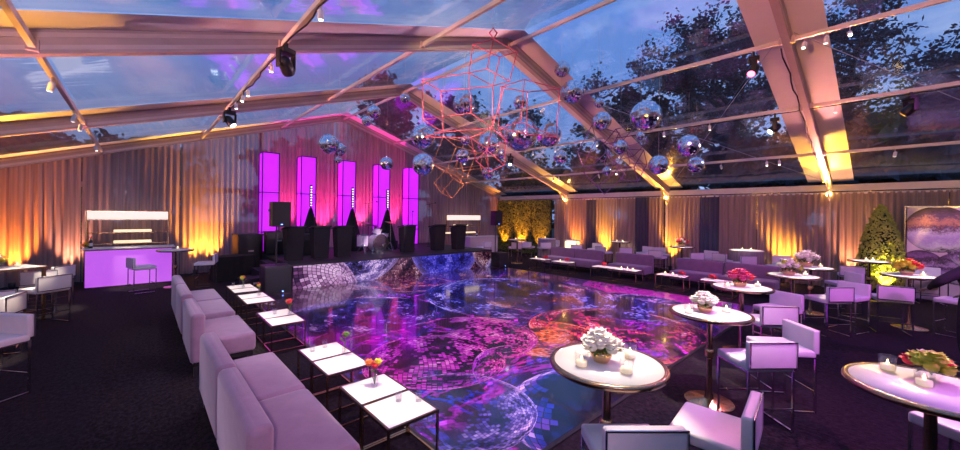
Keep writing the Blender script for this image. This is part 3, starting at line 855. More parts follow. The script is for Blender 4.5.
# ---- band stands
def make_stand():
    r = thing('band_stand', '', 'music stand', group='black band fronts along the stage')
    b = MB()
    b.add([(-.22, -.14, 0), (.22, -.14, 0), (.22, .18, 0), (-.22, .18, 0), (-.26, -.2, 1.0), (.26, -.2, 1.0), (.26, .24, .9), (-.26, .24, .9)],
          [(3, 2, 1, 0), (0, 1, 5, 4), (1, 2, 6, 5), (2, 3, 7, 6), (3, 0, 4, 7), (4, 5, 6, 7)])
    b.build('front_board', 'black_cloth', r)
    MB().box((0, 0.02, 0.985), (0.60, 0.5, 0.03), (-0.2, 0, 0)).build('sloped_desk', 'black_plastic', r)
    MB().box((0, 0.26, 0.955), (0.56, 0.02, 0.05)).build('paper_ledge', 'black_metal', r)
    return r
for (x, y), lb in zip(((-3.12, -4.05), (-2.3, -3.95), (-1.58, -4.0), (1.0, -3.85), (2.36, -3.95), (3.32, -4.1)),
        ('black band stand behind the pole speaker, leftmost on the stage', 'second black band stand from the left', 'black band stand just left of the drum kit', 'black band stand just right of the drum kit', 'second black band stand from the right end of the stage', 'rightmost black band stand on the stage')):
    place('stand', make_stand, lb, (x, y, STZ))

# ---- drum kit
dk = thing('drum_kit', 'white drum kit with bass drum, toms and cymbals in the middle of the stage', 'drum kit', (0.06, -3.25, STZ), 0.12)
def drum(name, c, r, L, q, mat='drum_shell', head='drum_white'):
    d = MB().lathe([(r, -L / 2), (r, L / 2)], 28, c, q).build(name, mat, dk)
    m = MB()
    for s in (-1, 1): m.lathe([(r * 1.0, s * L / 2 - .02), (r * 1.05, s * L / 2 - .02), (r * 1.05, s * L / 2 + .02), (r * 1.0, s * L / 2 + .02)], 28, c, q)
    m.build('hoop', 'chrome', d)
    MB().lathe([(r * 0.99, -L / 2 - .008), (r * 0.99, L / 2 + .008)], 28, c, q).build('drum_head', head, d)
    return d
qy = Euler((PI / 2, 0, 0)).to_quaternion()
drum('bass_drum', (0, 0, 0.34), 0.32, 0.42, qy)
MB().lathe([(0.001, 0), (0.075, 0), (0.075, .012), (0.001, .012)], 20, (0.12, -0.225, 0.22), qy).build('port_hole', 'black_plastic', dk)
drum('rack_tom', (0.02, 0.06, 0.80), 0.16, 0.2, Euler((0.35, 0.1, 0)).to_quaternion())
drum('floor_tom', (-0.52, 0.18, 0.44), 0.20, 0.40, Euler((0, 0, 0)).to_quaternion())
drum('snare_drum', (0.48, 0.3, 0.60), 0.18, 0.14, Euler((0, 0.1, 0)).to_quaternion())
for (x, y, z, r, tx) in ((-0.62, 0.0, 1.12, 0.24, .15), (-0.05, 0.35, 1.0, 0.26, -.1), (0.66, 0.1, 1.10, 0.22, .2)):
    cs = MB().lathe([(0.015, .03), (0.05, .02), (r * .6, .012), (r, 0)], 24, (x, y, z), Euler((tx, .1, 0)).to_quaternion()).build('cymbal', 'cymbal', dk)
    m = MB().tube((x, y, 0.28), (x, y, z + .05), 0.012)
    for a in (0.3, 2.4, 4.5): m.tube((x, y, 0.34), (x + .24 * math.cos(a), y + .24 * math.sin(a), 0.0), 0.010)
    m.build('cymbal_stand', 'chrome', dk)
for s in (-1, 1): MB().tube((s * .24, -.16, .3), (s * .42, -.3, 0.0), 0.012).build('spur', 'chrome', dk)
MB().lathe([(0.15, .42), (0.16, .46), (0.14, .5), (0.001, .51)], 18, (0.1, 0.75, 0)).build('throne_seat', 'black_plastic', dk)
MB().tube((0.1, .75, 0.0), (.1, .75, .44), 0.02).build('throne_post', 'chrome', dk)

# ---- light totems with cloth skirts
def make_totem():
    r = thing('light_totem', '', 'stage light', group='skirted light totems on the stage')
    MB().tube((0, 0, 0), (0, 0, 2.42), 0.025).build('pole', 'black_metal', r)
    MB().box((0, 0, 2.06), (0.08, 0.07, 0.80)).build('light_bar', 'black_plastic', r)
    for k in range(8): MB().lathe([(0.001, 0), (.026, 0), (.026, .012), (.001, .014)], 12, (0, -.037, 1.72 + k * .095), qy).build('lamp_dot', 'led_dot', r)
    m = MB(); n = 20; vs = []
    for i in range(n):
        a = 2 * PI * i / n; k = 1 + 0.22 * math.cos(5 * a)
        vs.append((0.42 * k * math.cos(a), 0.42 * k * math.sin(a), 0.0))
    for i in range(n):
        a = 2 * PI * i / n; vs.append((0.05 * math.cos(a), 0.05 * math.sin(a), 1.62))
    m.add(vs, [(i, (i + 1) % n, n + (i + 1) % n, n + i) for i in range(n)], True); m.build('cloth_skirt', 'black_cloth', r)
    return r
for (u, lb) in ((310.5, 'skirted light totem left of the middle light column'), (352, 'skirted light totem just left of the drums'), (387, 'skirted light totem behind the right of the drum kit')):
    p = at(u, 230, {310.5: 13.6, 352: 14.6, 387: 15.5}[u])
    place('totem', make_totem, lb, (p.x, p.y, STZ))
def mic_stand(label, loc, h, rz):
    r = thing('microphone_stand', label, 'microphone', loc, rz, 'microphone stands on the stage')
    MB().tube((0, 0, 0), (0, 0, h), 0.011).build('pole', 'black_metal', r)
    MB().lathe([(0.13, 0), (0.13, .02), (0.02, .035)], 18).build('base', 'black_metal', r)
    MB().tube((0, -.28, h + .05), (0, .2, h - .03), 0.009).build('boom', 'black_metal', r)
    MB().ball((0, -.31, h + .055), 0.034).build('microphone_head', 'black_plastic', r)
mic_stand('tall boom microphone stand over the drum kit', (-0.05, -2.7, STZ), 1.85, 0.8)
mic_stand('boom microphone stand beside the band stand right of the drums', (1.55, -3.3, STZ), 1.5, -0.5)
mic_stand('boom microphone stand right of the rightmost light column', (3.0, -2.4, STZ), 1.9, 0.4)

# ---- speakers
def make_speaker():
    r = thing('loudspeaker', '', 'loudspeaker', group='loudspeakers on poles beside the stage')
    b = MB(); w, d, h = .235, .19, .33
    b.add([(-w, -d, -h), (w, -d, -h), (w * .7, d, -h), (-w * .7, d, -h), (-w, -d, h), (w, -d, h), (w * .7, d, h), (-w * .7, d, h)],
          [(3, 2, 1, 0), (4, 5, 6, 7), (0, 1, 5, 4), (1, 2, 6, 5), (2, 3, 7, 6), (3, 0, 4, 7)])
    b.build('cabinet', 'black_plastic', r)
    MB().box((0, -d - .008, 0.02), (.42, .014, .58), bev=.006).build('grille', 'grille', r)
    MB().box((0, -d - .017, -.27), (.05, .006, .02)).build('power_light', 'blue_led', r)
    for s in (-1, 1): MB().box((s * .215, .03, .1), (.012, .16, .06)).build('side_handle', 'black_metal', r)
    return r
place('speaker', make_speaker, 'black loudspeaker on a pole left of the stage', (-3.85, -5.25, 2.13), 0.15)
place('speaker', make_speaker, 'black loudspeaker on a pole at the right end of the stage', (4.22, -5.42, 2.05), 0.0, 0.88)
def make_sub():
    r = thing('subwoofer', '', 'subwoofer', group='subwoofers on the floor beside the stage')
    MB().box((0, 0, .385), (.66, .62, .75), bev=.02).build('cabinet', 'black_plastic', r)
    MB().box((0, -.315, .385), (.6, .014, .66), bev=.006).build('grille', 'grille', r)
    for s in (-1, 1): MB().box((s * .333, 0, .45), (.012, .2, .08)).build('side_handle', 'black_metal', r)
    MB().box((0.1, -.325, .08), (.03, .008, .03)).build('power_light', 'blue_led', r)
    return r
place('sub', make_sub, 'black subwoofer on the floor left of the stage', (-3.88, -5.15, 0.0), 0.0)
place('sub', make_sub, 'black subwoofer on the floor at the right end of the stage', (4.46, -5.42, 0.024), 0.0, 0.8)
for (lb, p, z0, z1) in (('speaker pole rising from the left subwoofer', (-3.87, -5.15), .76, 1.81), ('speaker pole rising from the right subwoofer', (4.25, -5.36), .64, 1.77)):
    r = thing('speaker_pole', lb, 'pole', (*p, 0), 0, 'speaker poles')
    MB().tube((0, 0, z0), (0, 0, z1), .02).build('tube', 'black_metal', r)
    MB().tube((0, 0, z1 - .28), (0, 0, z1 - .12), .034).build('collar', 'black_metal', r)
# ---- equipment beside the band
def case(label, loc, size, rz=0.0, group='black equipment cases beside the band'):
    r = thing('equipment_case', label, 'case', loc, rz, group)
    MB().box((0, 0, size[2] / 2), size, bev=.02).build('body', 'black_plastic', r)
    m = MB()
    for sx in (-1, 1):
        for sy in (-1, 1):
            for z in (0.03, size[2] - .03): m.box((sx * size[0] * .485, sy * size[1] * .485, z), (.06, .06, .06), bev=.012)
    m.build('corner', 'black_metal', r)
    MB().box((0, -size[1] / 2 - .004, size[2] * .6), (.16, .012, .05)).build('handle', 'aluminium_dark', r)
case('tall black equipment case in front of the leftmost light column', (-3.05, -1.9, STZ), (.75, .5, .80))
case('wide low equipment case left of the tall one, behind the band stand', (-3.85, -1.4, 0), (.75, .7, 1.42), .1)
case('black equipment case between the two left band stands', (-2.2, -2.7, STZ), (.6, .45, .72))
case('black equipment case behind the band stand right of the drums', (1.55, -2.9, STZ), (.5, .4, .62))
case('small low case on the floor left of the subwoofer', (-4.25, -4.25, 0), (.5, .5, .34), .2)
sr = thing('stage_steps', 'black carpeted steps up the left side of the stage', 'steps', (-3.78, -3.4, 0))
for k in range(3): MB().box((-.2 + k * .0 - (2 - k) * .22 + .3, 0, (.22 * (k + 1)) / 2), (.24, 1.0, .22 * (k + 1) - .005)).build('step', 'stage_deck', sr)
bt = thing('draped_table', 'table under a black cloth left of the stage, before the amber curtain', 'table', (-4.35, -2.05, 0), 0.1)
MB().box((0, 0, .755), (1.05, .75, .02), bev=.008).build('cloth_top', 'black_cloth', bt)
m = MB(); vs = []; n = 72
for ring, (k, z) in enumerate(((1.0, .75), (1.06, .4), (1.12, .01))):
    for i in range(n):
        a = 2 * PI * i / n; cx_, sy_ = math.cos(a), math.sin(a)
        e = max(abs(cx_) / .525, abs(sy_) / .375); wv = 1 + 0.035 * ring * math.sin(a * 14)
        vs.append((cx_ / e * k * wv, sy_ / e * k * wv, z))
m.add(vs, [(r * n + (i + 1) % n, r * n + i, (r + 1) * n + i, (r + 1) * n + (i + 1) % n) for r in range(2) for i in range(n)], True)
m.build('cloth_skirt', 'black_cloth', bt)

# ------------------------------------------------------------------ bars
bar = thing('bar_counter', 'bar with a glowing purple front before the left gable curtain', 'bar', (-6.8, -1.55, 0))
MB().box((0, .27, .53), (1.90, .50, 1.04)).build('body', 'bar_counter', bar)
MB().box((0, 0.0, .54), (1.84, .03, 1.0)).build('glowing_front', 'bar_front', bar)
m = MB()
for x in (-.935, .935): m.bar((x, -.005, 0), (x, -.005, 1.08), .035)
m.bar((-.94, -.005, .02), (.94, -.005, .02), .04); m.bar((-.94, -.005, 1.06), (.94, -.005, 1.06), .03)
m.build('metal_frame', 'dark_brass', bar)
MB().box((0, .24, 1.095), (1.98, .60, .035), bev=.008).build('counter_top', 'table_white', bar)
bb = thing('back_bar_shelf', 'gold framed back bar shelves with a lit white header behind the purple bar', 'shelf', (-6.85, -0.52, 0))
for x in (-.92, .92):
    for y in (-.14, .14): MB().bar((x, y, 0), (x, y, 2.16), .025).build('post', 'brass', bb)
MB().box((0, -.06, 2.02), (1.80, .2, .27), bev=.006).build('lit_header', 'lit_header', bb)
for z in (1.17, 1.50):
    s = MB().box((0, 0, z), (1.84, .3, .025)).build('shelf_board', 'brass', bb)
    MB().box((0.08, 0, z + .05), (.86, .2, .07)).build('lit_step', 'lit_shelf', s)
for z in (1.9, 2.155):
    m = MB(); m.bar((-.92, -.15, z), (.92, -.15, z), .02); m.build('rail', 'brass', bb)
def bottle(label, loc, group=None):
    r = thing('bottle', label, 'bottle', loc, 0, group)
    MB().lathe([(.038, 0), (.04, .02), (.04, .2), (.014, .25), (.014, .32), (.001, .32)], 16).build('glass_body', 'bottle_glass', r)
    MB().lathe([(.0412, .06), (.0412, .15)], 16).build('paper_label', 'paper_label', r)
    MB().lathe([(.017, .29), (.017, .33), (.001, .33)], 12).build('cap', 'red_petal', r)
bottle('dark wine bottle with a white label on the purple bar', (-7.62, -1.42, 1.113))

b2 = thing('bar_counter', 'small pale bar counter beyond the right end of the stage', 'bar', (6.25, -2.3, 0))
MB().box((0, 0, .53), (1.9, .5, 1.04)).build('body', 'bar_counter', b2)
MB().box((0, -.01, 1.075), (2.0, .6, .035), bev=.008).build('counter_top', 'table_white', b2)
MB().box((0, -.262, .54), (1.86, .02, .98)).build('front_panel', 'bar_counter', b2)
s2 = thing('back_bar_shelf', 'small far back bar with a lit white header sign', 'shelf', (6.4, -0.72, 0))
for x in (-1.15, 1.15): MB().bar((x, 0, 0), (x, 0, 2.2), .03).build('post', 'brass', s2)
MB().box((0, -.04, 2.0), (2.26, .14, .26), bev=.006).build('lit_header', 'lit_header', s2)
for z, w_ in ((1.15, 2.0), (1.55, .9)):
    sb = MB().box((0, 0, z), (2.26, .26, .025)).build('shelf_board', 'brass', s2)
    MB().box((-.2, 0, z + .05), (w_, .18, .07)).build('lit_step', 'lit_shelf', sb)
bottle('small dark bottle on the far pale bar', (6.0, -2.25, 1.093))

# ------------------------------------------------------------------ stools
def make_stool():
    r = thing('bar_stool', '', 'stool', group='white bar stools with metal frames')
    w, d = .235, .225
    MB().box((0, .005, .665), (.50, .47, .085), bev=.022).build('seat', 'white_leather', r)
    b = MB().box((0, -.225, .80), (.50, .07, .27), bev=.018).build('backrest', 'white_leather', r)
    m = MB(); yb = -.262
    m.bar((-.245, yb, .665), (-.245, yb, .935), .010, .010); m.bar((.245, yb, .665), (.245, yb, .935), .010, .010)
    m.bar((-.25, yb, .93), (.25, yb, .93), .010, .010); m.bar((-.25, yb, .672), (.25, yb, .672), .010, .012)
    m.build('back_frame', 'chrome', b)
    for sx in (-1, 1):
        for sy in (-1, 1): MB().bar((sx * w, sy * d, 0), (sx * w, sy * d, .63), .02).build('leg', 'chrome', r)
        MB().bar((sx * w, -d, .010), (sx * w, d, .010), .02).build('floor_rail', 'chrome', r)
        MB().bar((sx * w, -d, .63), (sx * w, d, .63), .02).build('seat_rail', 'chrome', r)
    MB().bar((-w, d, .24), (w, d, .24), .018).build('foot_rest', 'chrome', r)
    MB().bar((-w, -d, .24), (w, -d, .24), .014).build('rear_stretcher', 'chrome', r)
    return r
D = math.radians
STOOLS = [ # x, y, facing degrees (0 = +x), label
    (-3.54, -15.52, 96, 'white stool seen side-on, right of the nearest white flower table'),
    (-4.22, -15.22, 49, 'white stool cut off by the bottom edge, back to the camera'),
    (-1.68, -15.38, 50, 'white stool with its back to the camera at the dark-stemmed flower table'),
    (-0.94, -15.48, 133, 'white stool tucked in right of the dark-stemmed flower table, back turned right'),
    (0.34, -15.13, 45, 'purple-lit stool back between the dark-stemmed table and the magenta flower table'),
    (1.35, -15.08, 158, 'stool with a slanted back at the right of the magenta flower table'),
    (3.12, -15.55, 52, 'purple-lit stool backing the camera at the front white-and-green flower table'),
    (3.72, -15.78, 159, 'stool just behind the purple-lit one, its back slanting right'),
    (5.75, -15.60, 130, 'stool behind the front white-and-green flower table, third in that cluster'),
    (7.75, -15.62, 10, 'stool in front of the topiary cone, back to the camera'),
    (4.22, -16.36, 16, 'wide-looking stool backing the camera at the red and yellow flower table before the poster'),
    (4.90, -17.22, 70, 'stool seat beside the blurred person at the right edge'),
    (-2.08, -16.80, 150, 'stool seat showing under the round table at the bottom right corner'),
    (8.75, -17.05, 195, 'white stool facing the camera below the mirror ball poster'),
    (-7.94, -5.55, 126, 'stool with a framed back nearest the aisle at the long tall table on the left'),
    (-8.05, -3.85, 145, 'stool beyond the long tall table, nearest the purple bar'),
    (-8.15, -4.55, 98, 'stool between the other two on the far side of the long tall table'),
    (-8.28, -7.02, 92, 'stool at the left edge, behind the one with the dark framed back'),
    (-8.20, -7.68, 166, 'stool at the left edge showing its dark framed back'),
    (-7.90, -9.45, -140, 'nearest left stool, facing the camera at the left edge'),
    (-6.56, -2.90, 15, 'stool with a framed back standing in front of the purple bar'),
    (-5.18, -2.90, 165, 'stool right of the small round table by the amber curtain'),
    (5.30, -3.55, 90, 'stool at the far pale bar, beside the right loudspeaker'),
    (6.30, -4.60, 60, 'stool left of the far brass-footed table before the hedge panels'),
    (7.05, -4.75, 20, 'stool facing right before the hedge panels'),
    (7.35, -5.45, 60, 'stool with its back to us at the skirted far table'),
    (8.75, -4.95, 200, 'stool at the foot of the first right post'),
    (7.55, -7.05, 40, 'stool back above the middle of the first bench, before the lit table'),
    (8.75, -7.25, 180, 'stool right of the lit square table'),
    (7.75, -8.30, -10, 'stool behind the right end of the first bench'),
    (7.95, -9.05, 45, 'stool back above the short middle bench'),
    (8.95, -9.45, 170, 'stool right of the candle table, turned sideways'),
    (7.85, -10.45, 0, 'stool behind the gap between the short and the longest bench'),
    (8.95, -10.15, -130, 'white stool facing us behind the red flower table'),
    (8.15, -11.55, 50, 'stool back above the left end of the longest bench'),
    (9.10, -11.75, 170, 'white stool right of the red flower table'),
    (8.60, -12.40, -20, 'stool left of the skirted table, seen side-on'),
    (8.30, -13.05, 45, 'stool back above the middle of the longest bench'),
    (8.40, -13.95, 60, 'stool back above the right end of the longest bench'),
    (9.20, -13.90, 190, 'white stool right of the skirted table by the yellow-lit curtain'),
]
for (x, y, a, lb) in STOOLS:
    place('stool', make_stool, lb, (x, y, 0.0), D(a - 90))

# ------------------------------------------------------------------ cocktail tables
def make_cocktail():
    r = thing('cocktail_table', '', 'table', group='round cocktail tables on brass pedestals')
    MB().lathe([(.001, 1.045), (.40, 1.045), (.40, 1.068), (.001, 1.068)], 48).build('top', 'table_white', r)
    MB().lathe([(.395, 1.030), (.425, 1.028), (.437, 1.040), (.437, 1.060), (.428, 1.072), (.402, 1.070), (.398, 1.062)], 48).build('rim', 'dark_brass', r)
    MB().lathe([(.055, .03), (.05, .06), (.032, .14), (.030, .50), (.034, .62), (.030, .98), (.06, 1.045)], 20).build('column', 'dark_brass', r)
    MB().lathe([(.032, .52), (.052, .55), (.040, .57), (.054, .60), (.034, .63)], 20).build('collar', 'brass', r)
    MB().lathe([(.26, 0), (.265, .012), (.25, .02), (.10, .03), (.055, .05), (.001, .05)], 40).build('base', 'brass', r)
    return r
CT = [(-3.93, -14.90, 'nearest round table with white flowers, in front of the camera'), (-1.57, -14.92, 'round white table on a dark turned stem, second along the dance floor edge'), (0.70, -14.72, 'round table with magenta flowers, third along the dance floor edge'),
      (3.0, -15.05, 'round table with white and green flowers, fourth along the dance floor edge'), (4.95, -15.10, 'round table with a large white bouquet before the yellow-lit curtain'),
      (5.0, -16.62, 'round table with red and yellow flowers before the mirror ball poster'), (-2.66, -16.56, 'round table with red and yellow-green flowers at the bottom right corner'),
      (8.10, -15.95, 'round candle table in front of the topiary cone'), (-5.85, -2.55, 'small round table at the right end of the purple bar'), (6.05, -4.95 , 'round brass-footed table in front of the hedge panels'),
      (9.05, -8.30, 'round candle table behind the short middle bench'), (8.62, -11.0, 'round table with a red bouquet behind the longest bench')]
for (x, y, lb) in CT: place('cocktail', make_cocktail, lb, (x, y, 0.0))

def skirted_table(label, loc, rad, group):
    r = thing('skirted_table', label, 'table', loc, 0, group)
    MB().lathe([(.001, 1.05), (rad, 1.05), (rad + .01, 1.06), (rad, 1.07), (.001, 1.07)], 40).build('top', 'table_white', r)
    vs = []; n = 90
    for z, k in ((1.05, 1.0), (.5, 1.02), (.01, 1.06)):
        for i in range(n):
            a = 2 * PI * i / n; w_ = 1 + .03 * math.sin(a * 18) * (1.1 - z)
            vs.append((rad * k * w_ * math.cos(a), rad * k * w_ * math.sin(a), z))
    MB().add(vs, [(q * n + (i + 1) % n, q * n + i, (q + 1) * n + i, (q + 1) * n + (i + 1) % n) for q in range(2) for i in range(n)], True).build('cloth_skirt', 'drape_skirt', r)
skirted_table('tall table in a pleated mauve skirt above the longest bench', (9.05, -12.95, 0), .5, 'tall tables in pleated skirts')
skirted_table('tall skirted table just left of the first bench', (7.95, -5.15, 0), .42, 'tall tables in pleated skirts')
lt = thing('lit_table', 'square tall table glowing warm white behind the first bench', 'table', (8.15, -6.45, 0), D(20))
MB().box((0, 0, 1.055), (.62, .62, .03), bev=.006).build('top', 'table_white', lt)
MB().box((0, 0, .86), (.54, .54, .30), bev=.01).build('glowing_box', 'lit_table', lt)
for sx in (-1, 1):
    for sy in (-1, 1): MB().bar((sx * .28, sy * .28, 0), (sx * .28, sy * .28, 1.04), .03).build('leg', 'dark_brass', lt)

# long tall table on the left
tt = thing('tall_table', 'long tall brass-framed table with a white top at the left edge', 'table', (-8.68, -5.22, 0), D(33))
MB().box((0, 0, 1.055), (1.25, .62, .03), bev=.006).build('top', 'table_white', tt)
m = MB()
for s in (-1, 1): m.bar((-.63, s * .31, 1.045), (.63, s * .31, 1.045), .035); m.bar((s * .63, -.31, 1.045), (s * .63, .31, 1.045), .035)
m.build('frame', 'brass', tt)
for sx in (-1, 1):
    for sy in (-1, 1): MB().bar((sx * .61, sy * .29, 0), (sx * .61, sy * .29, 1.04), .045).build('leg', 'brass', tt)
tt2 = thing('tall_table', 'tall brass-framed table just past the left edge of the photo', 'table', (-8.95, -8.55, 0), D(33))
MB().box((0, 0, 1.055), (1.0, .62, .03), bev=.006).build('top', 'table_white', tt2)
for sx in (-1, 1):
    for sy in (-1, 1): MB().bar((sx * .48, sy * .29, 0), (sx * .48, sy * .29, 1.04), .045).build('leg', 'brass', tt2)

# ------------------------------------------------------------------ low tables
def make_low(L, key):
    def f():
        r = thing('low_table', '', 'table', group='low white tables with metal frames')
        MB().box((0, 0, .438), (.475, L - .025, .022), bev=.004).build('top', 'table_white', r)
        m = MB()
        for s in (-1, 1):
            m.bar((s * .243, -L / 2, .437), (s * .243, L / 2, .437), .02, .026); m.bar((-.25, s * (L / 2 - .008), .437), (.25, s * (L / 2 - .008), .437), .02, .026)
        m.build('top_frame', 'dark_brass', r)
        for sx in (-1, 1):
            for sy in (-1, 1): MB().bar((sx * .243, sy * (L / 2 - .01), 0.0), (sx * .243, sy * (L / 2 - .01), .43), .02).build('leg', 'dark_brass', r)
            MB().bar((sx * .243, -L / 2, .045), (sx * .243, L / 2, .045), .018).build('floor_rail', 'brass', r)
            MB().bar((-.243, sx * (L / 2 - .01), .045), (.243, sx * (L / 2 - .01), .045), .018).build('floor_rail', 'brass', r)
        return r
    return f
LOW = [(-13.41, 'near'), (-12.9, 'far'), (-12.08, 'near'), (-11.57, 'far'), (-9.78, 'near'), (-9.27, 'far'), (-7.98, 'near'), (-7.47, 'far'), (-6.72, 'near'), (-6.21, 'far')]
ORD = ['nearest pair', 'second pair', 'third pair', 'fourth pair', 'farthest pair']
for k, (y, s) in enumerate(LOW):
    place('low', make_low(.5, 'low'), 'low square white table, the %s one of the %s of the left row' % (s, ORD[k // 2]), (-4.87, y, 0.0))
RLOW = [(-6.95, 'low white table at the left end of the first bench'), (-8.02, 'low white table at the right end of the first bench'), (-9.75, 'low white table with red flowers, left of the two before the short bench'),
        (-10.55, 'low white table with candles, right of the two before the short bench'), (-11.95, 'low white table before the left half of the longest bench'), (-13.15, 'low white table behind the magenta flower table')]
for (y, lb) in RLOW: place('low_long', make_low(.82, 'low_long'), lb, (5.22, y, 0.0), 0, group='low tables along the right benches')

# ------------------------------------------------------------------ sofas
def make_sofa(L, mat):
    def f():
        r = thing('sofa_module', '', 'sofa')
        # faces +x ; origin under the middle
        MB().box((.07, 0, .33), (.62, L - .012, .26), bev=.05).build('seat_cushion', mat, r)
        MB().box((-.295, 0, .50), (.16, L - .012, .66), bev=.055).build('backrest', mat, r)
        MB().box((0.0, 0, .17), (.68, L - .04, .06)).build('base_frame', 'black_cloth', r)
        for sx in (-1, 1):
            for sy in (-1, 1): MB().bar((sx * .31, sy * (L / 2 - .06), 0), (sx * .31, sy * (L / 2 - .06), .15), .045).build('leg', 'black_metal', r)
        return r
    return f
for (y, lb) in ((-13.08, 'nearest lilac velvet sofa module at the bottom left'), (-11.80, 'lilac velvet sofa module joined behind the nearest one'), (-9.60, 'single lilac velvet sofa module between the two pairs'),
                (-8.04, 'near module of the farthest lilac sofa pair'), (-6.77, 'farthest lilac velvet sofa module of the left row')):
    place('sofa', make_sofa(1.27, 'lilac_velvet'), lb, (-5.74, y, 0), 0, group='lilac velvet sofas along the left of the dance floor')
for (y, L, lb) in ((-6.95, 1.24, 'left half of the first mauve bench on the right'), (-8.2, 1.24, 'right half of the first mauve bench on the right'), (-10.05, 1.4, 'short mauve bench in the middle of the right row'),
                   (-12.2, 1.36, 'left half of the longest mauve bench'), (-13.58, 1.36, 'right half of the longest mauve bench')):
    place('bench%.2f' % L, make_sofa(L, 'bench_velvet'), lb, (6.45, y, 0), PI, group='mauve benches along the right of the dance floor')
# ------------------------------------------------------------------ flowers, candles, glasses
def blossom(mb, c, r, rnd, petals=7):
    c = Vector(c)
    mb.ball(c, r * .78, 8, 5, (1, 1, .85))
    for layer, (n, tilt, rr) in enumerate(((petals, .45, 1.05), (petals - 1, 1.0, 1.0))):
        for i in range(n):
            a = 2 * PI * i / n + layer * .5 + rnd.uniform(-.1, .1)
            d = Vector((math.cos(a) * math.cos(tilt), math.sin(a) * math.cos(tilt), math.sin(tilt)))
            s = Vector((-math.sin(a), math.cos(a), 0)); up = d.cross(s) * -1
            b = c + d * r * .25
            mb.add([b - s * r * .18, b + d * r * .5 * rr - s * r * .42 + up * r * .12, b + d * r * .85 * rr + up * r * .25, b + d * r * .5 * rr + s * r * .42 + up * r * .12, b + s * r * .18], [(0, 1, 2, 3, 4)], True)
def bouquet(name, label, loc, rad, mats, nb, br, vase='brass', seed=0, group='flower bowls on the tall tables'):
    rnd = random.Random(seed)
    r = thing(name, label, 'flowers', loc, rnd.uniform(0, 6), group)
    h = rad * .75
    MB().lathe([(rad * .42, 0), (rad * .62, h * .5), (rad * .58, h), (rad * .5, h * .95), (.001, h * .9)], 20).build('bowl', vase, r)
    for k in range(nb):
        t = math.sqrt((k + .5) / nb); a = k * 2.39996
        c = (rad * .95 * t * math.cos(a), rad * .95 * t * math.sin(a), h + rad * (.95 - .75 * t * t) * .8 + rnd.uniform(-.1, .1) * rad)
        m = MB(); blossom(m, c, br * rnd.uniform(.85, 1.15), rnd); m.build('blossom', mats[(k * 7 // 3 + k // 4) % len(mats)], r)
    lf = MB()
    for k in range(70):
        a = rnd.uniform(0, 6.28); rr = rad * rnd.uniform(.45, 1.12); z = h + rad * rnd.uniform(-.15, .45)
        c = Vector((rr * math.cos(a), rr * math.sin(a), z)); d = Vector((math.cos(a), math.sin(a), rnd.uniform(-.5, .7))).normalized(); s = d.cross(Vector((0, 0, 1))).normalized()
        L = rad * .38
        lf.add([c - d * L * .5, c - s * L * .25 , c + d * L, c + s * L * .25], [(0, 1, 2, 3)])
    lf.build('foliage', 'leaf_green', r)
    return r
TZ = 1.0695
bouquet('flower_bowl', 'bowl of white flowers on the nearest round table', (-3.95, -14.86, TZ), .13, ['white_petal'], 17, .055, seed=1)
bouquet('flower_bowl', 'bowl of white flowers on the dark-stemmed round table', (-1.62, -14.88, TZ), .13, ['white_petal'], 17, .055, seed=2)
bouquet('flower_bowl', 'bowl of magenta and red flowers on the third round table', (0.67, -14.70, TZ), .16, ['magenta_petal', 'red_petal', 'magenta_petal'], 15, .07, seed=3)
bouquet('flower_bowl', 'bowl of white flowers with trailing greens on the fourth round table', (2.92, -15.0, TZ), .18, ['white_petal', 'green_petal', 'white_petal'], 13, .075, seed=4)
bouquet('flower_bowl', 'large white bouquet on the round table before the yellow-lit curtain', (4.98, -15.02, TZ), .21, ['white_petal'], 15, .085, seed=5)
bouquet('flower_bowl', 'bowl of red and yellow flowers on the table before the poster', (5.05, -16.58, TZ), .18, ['red_petal', 'yellow_petal', 'yellow_petal'], 14, .08, seed=6)
bouquet('flower_bowl', 'bowl of red, white and yellow-green flowers at the bottom right corner', (-2.44, -16.56, TZ), .105, ['green_petal', 'red_petal', 'green_petal', 'red_petal', 'white_petal'], 15, .052, vase='clear_glass', seed=7)
bouquet('flower_bowl', 'red bouquet on the round table behind the longest bench', (8.62, -11.0, TZ), .19, ['red_petal', 'red_petal', 'white_petal'], 13, .085, seed=8)
bouquet('flower_bowl', 'pale orange and white flowers on the long tall table at the left', (-8.66, -5.26, TZ + .002), .17, ['white_petal', 'orange_petal', 'white_petal', 'yellow_petal'], 13, .075, seed=9)
bouquet('flower_bowl', 'dried blush flowers at the left end of the purple bar', (-7.70, -1.35, 1.113), .10, ['orange_petal', 'yellow_petal'], 9, .05, seed=10)

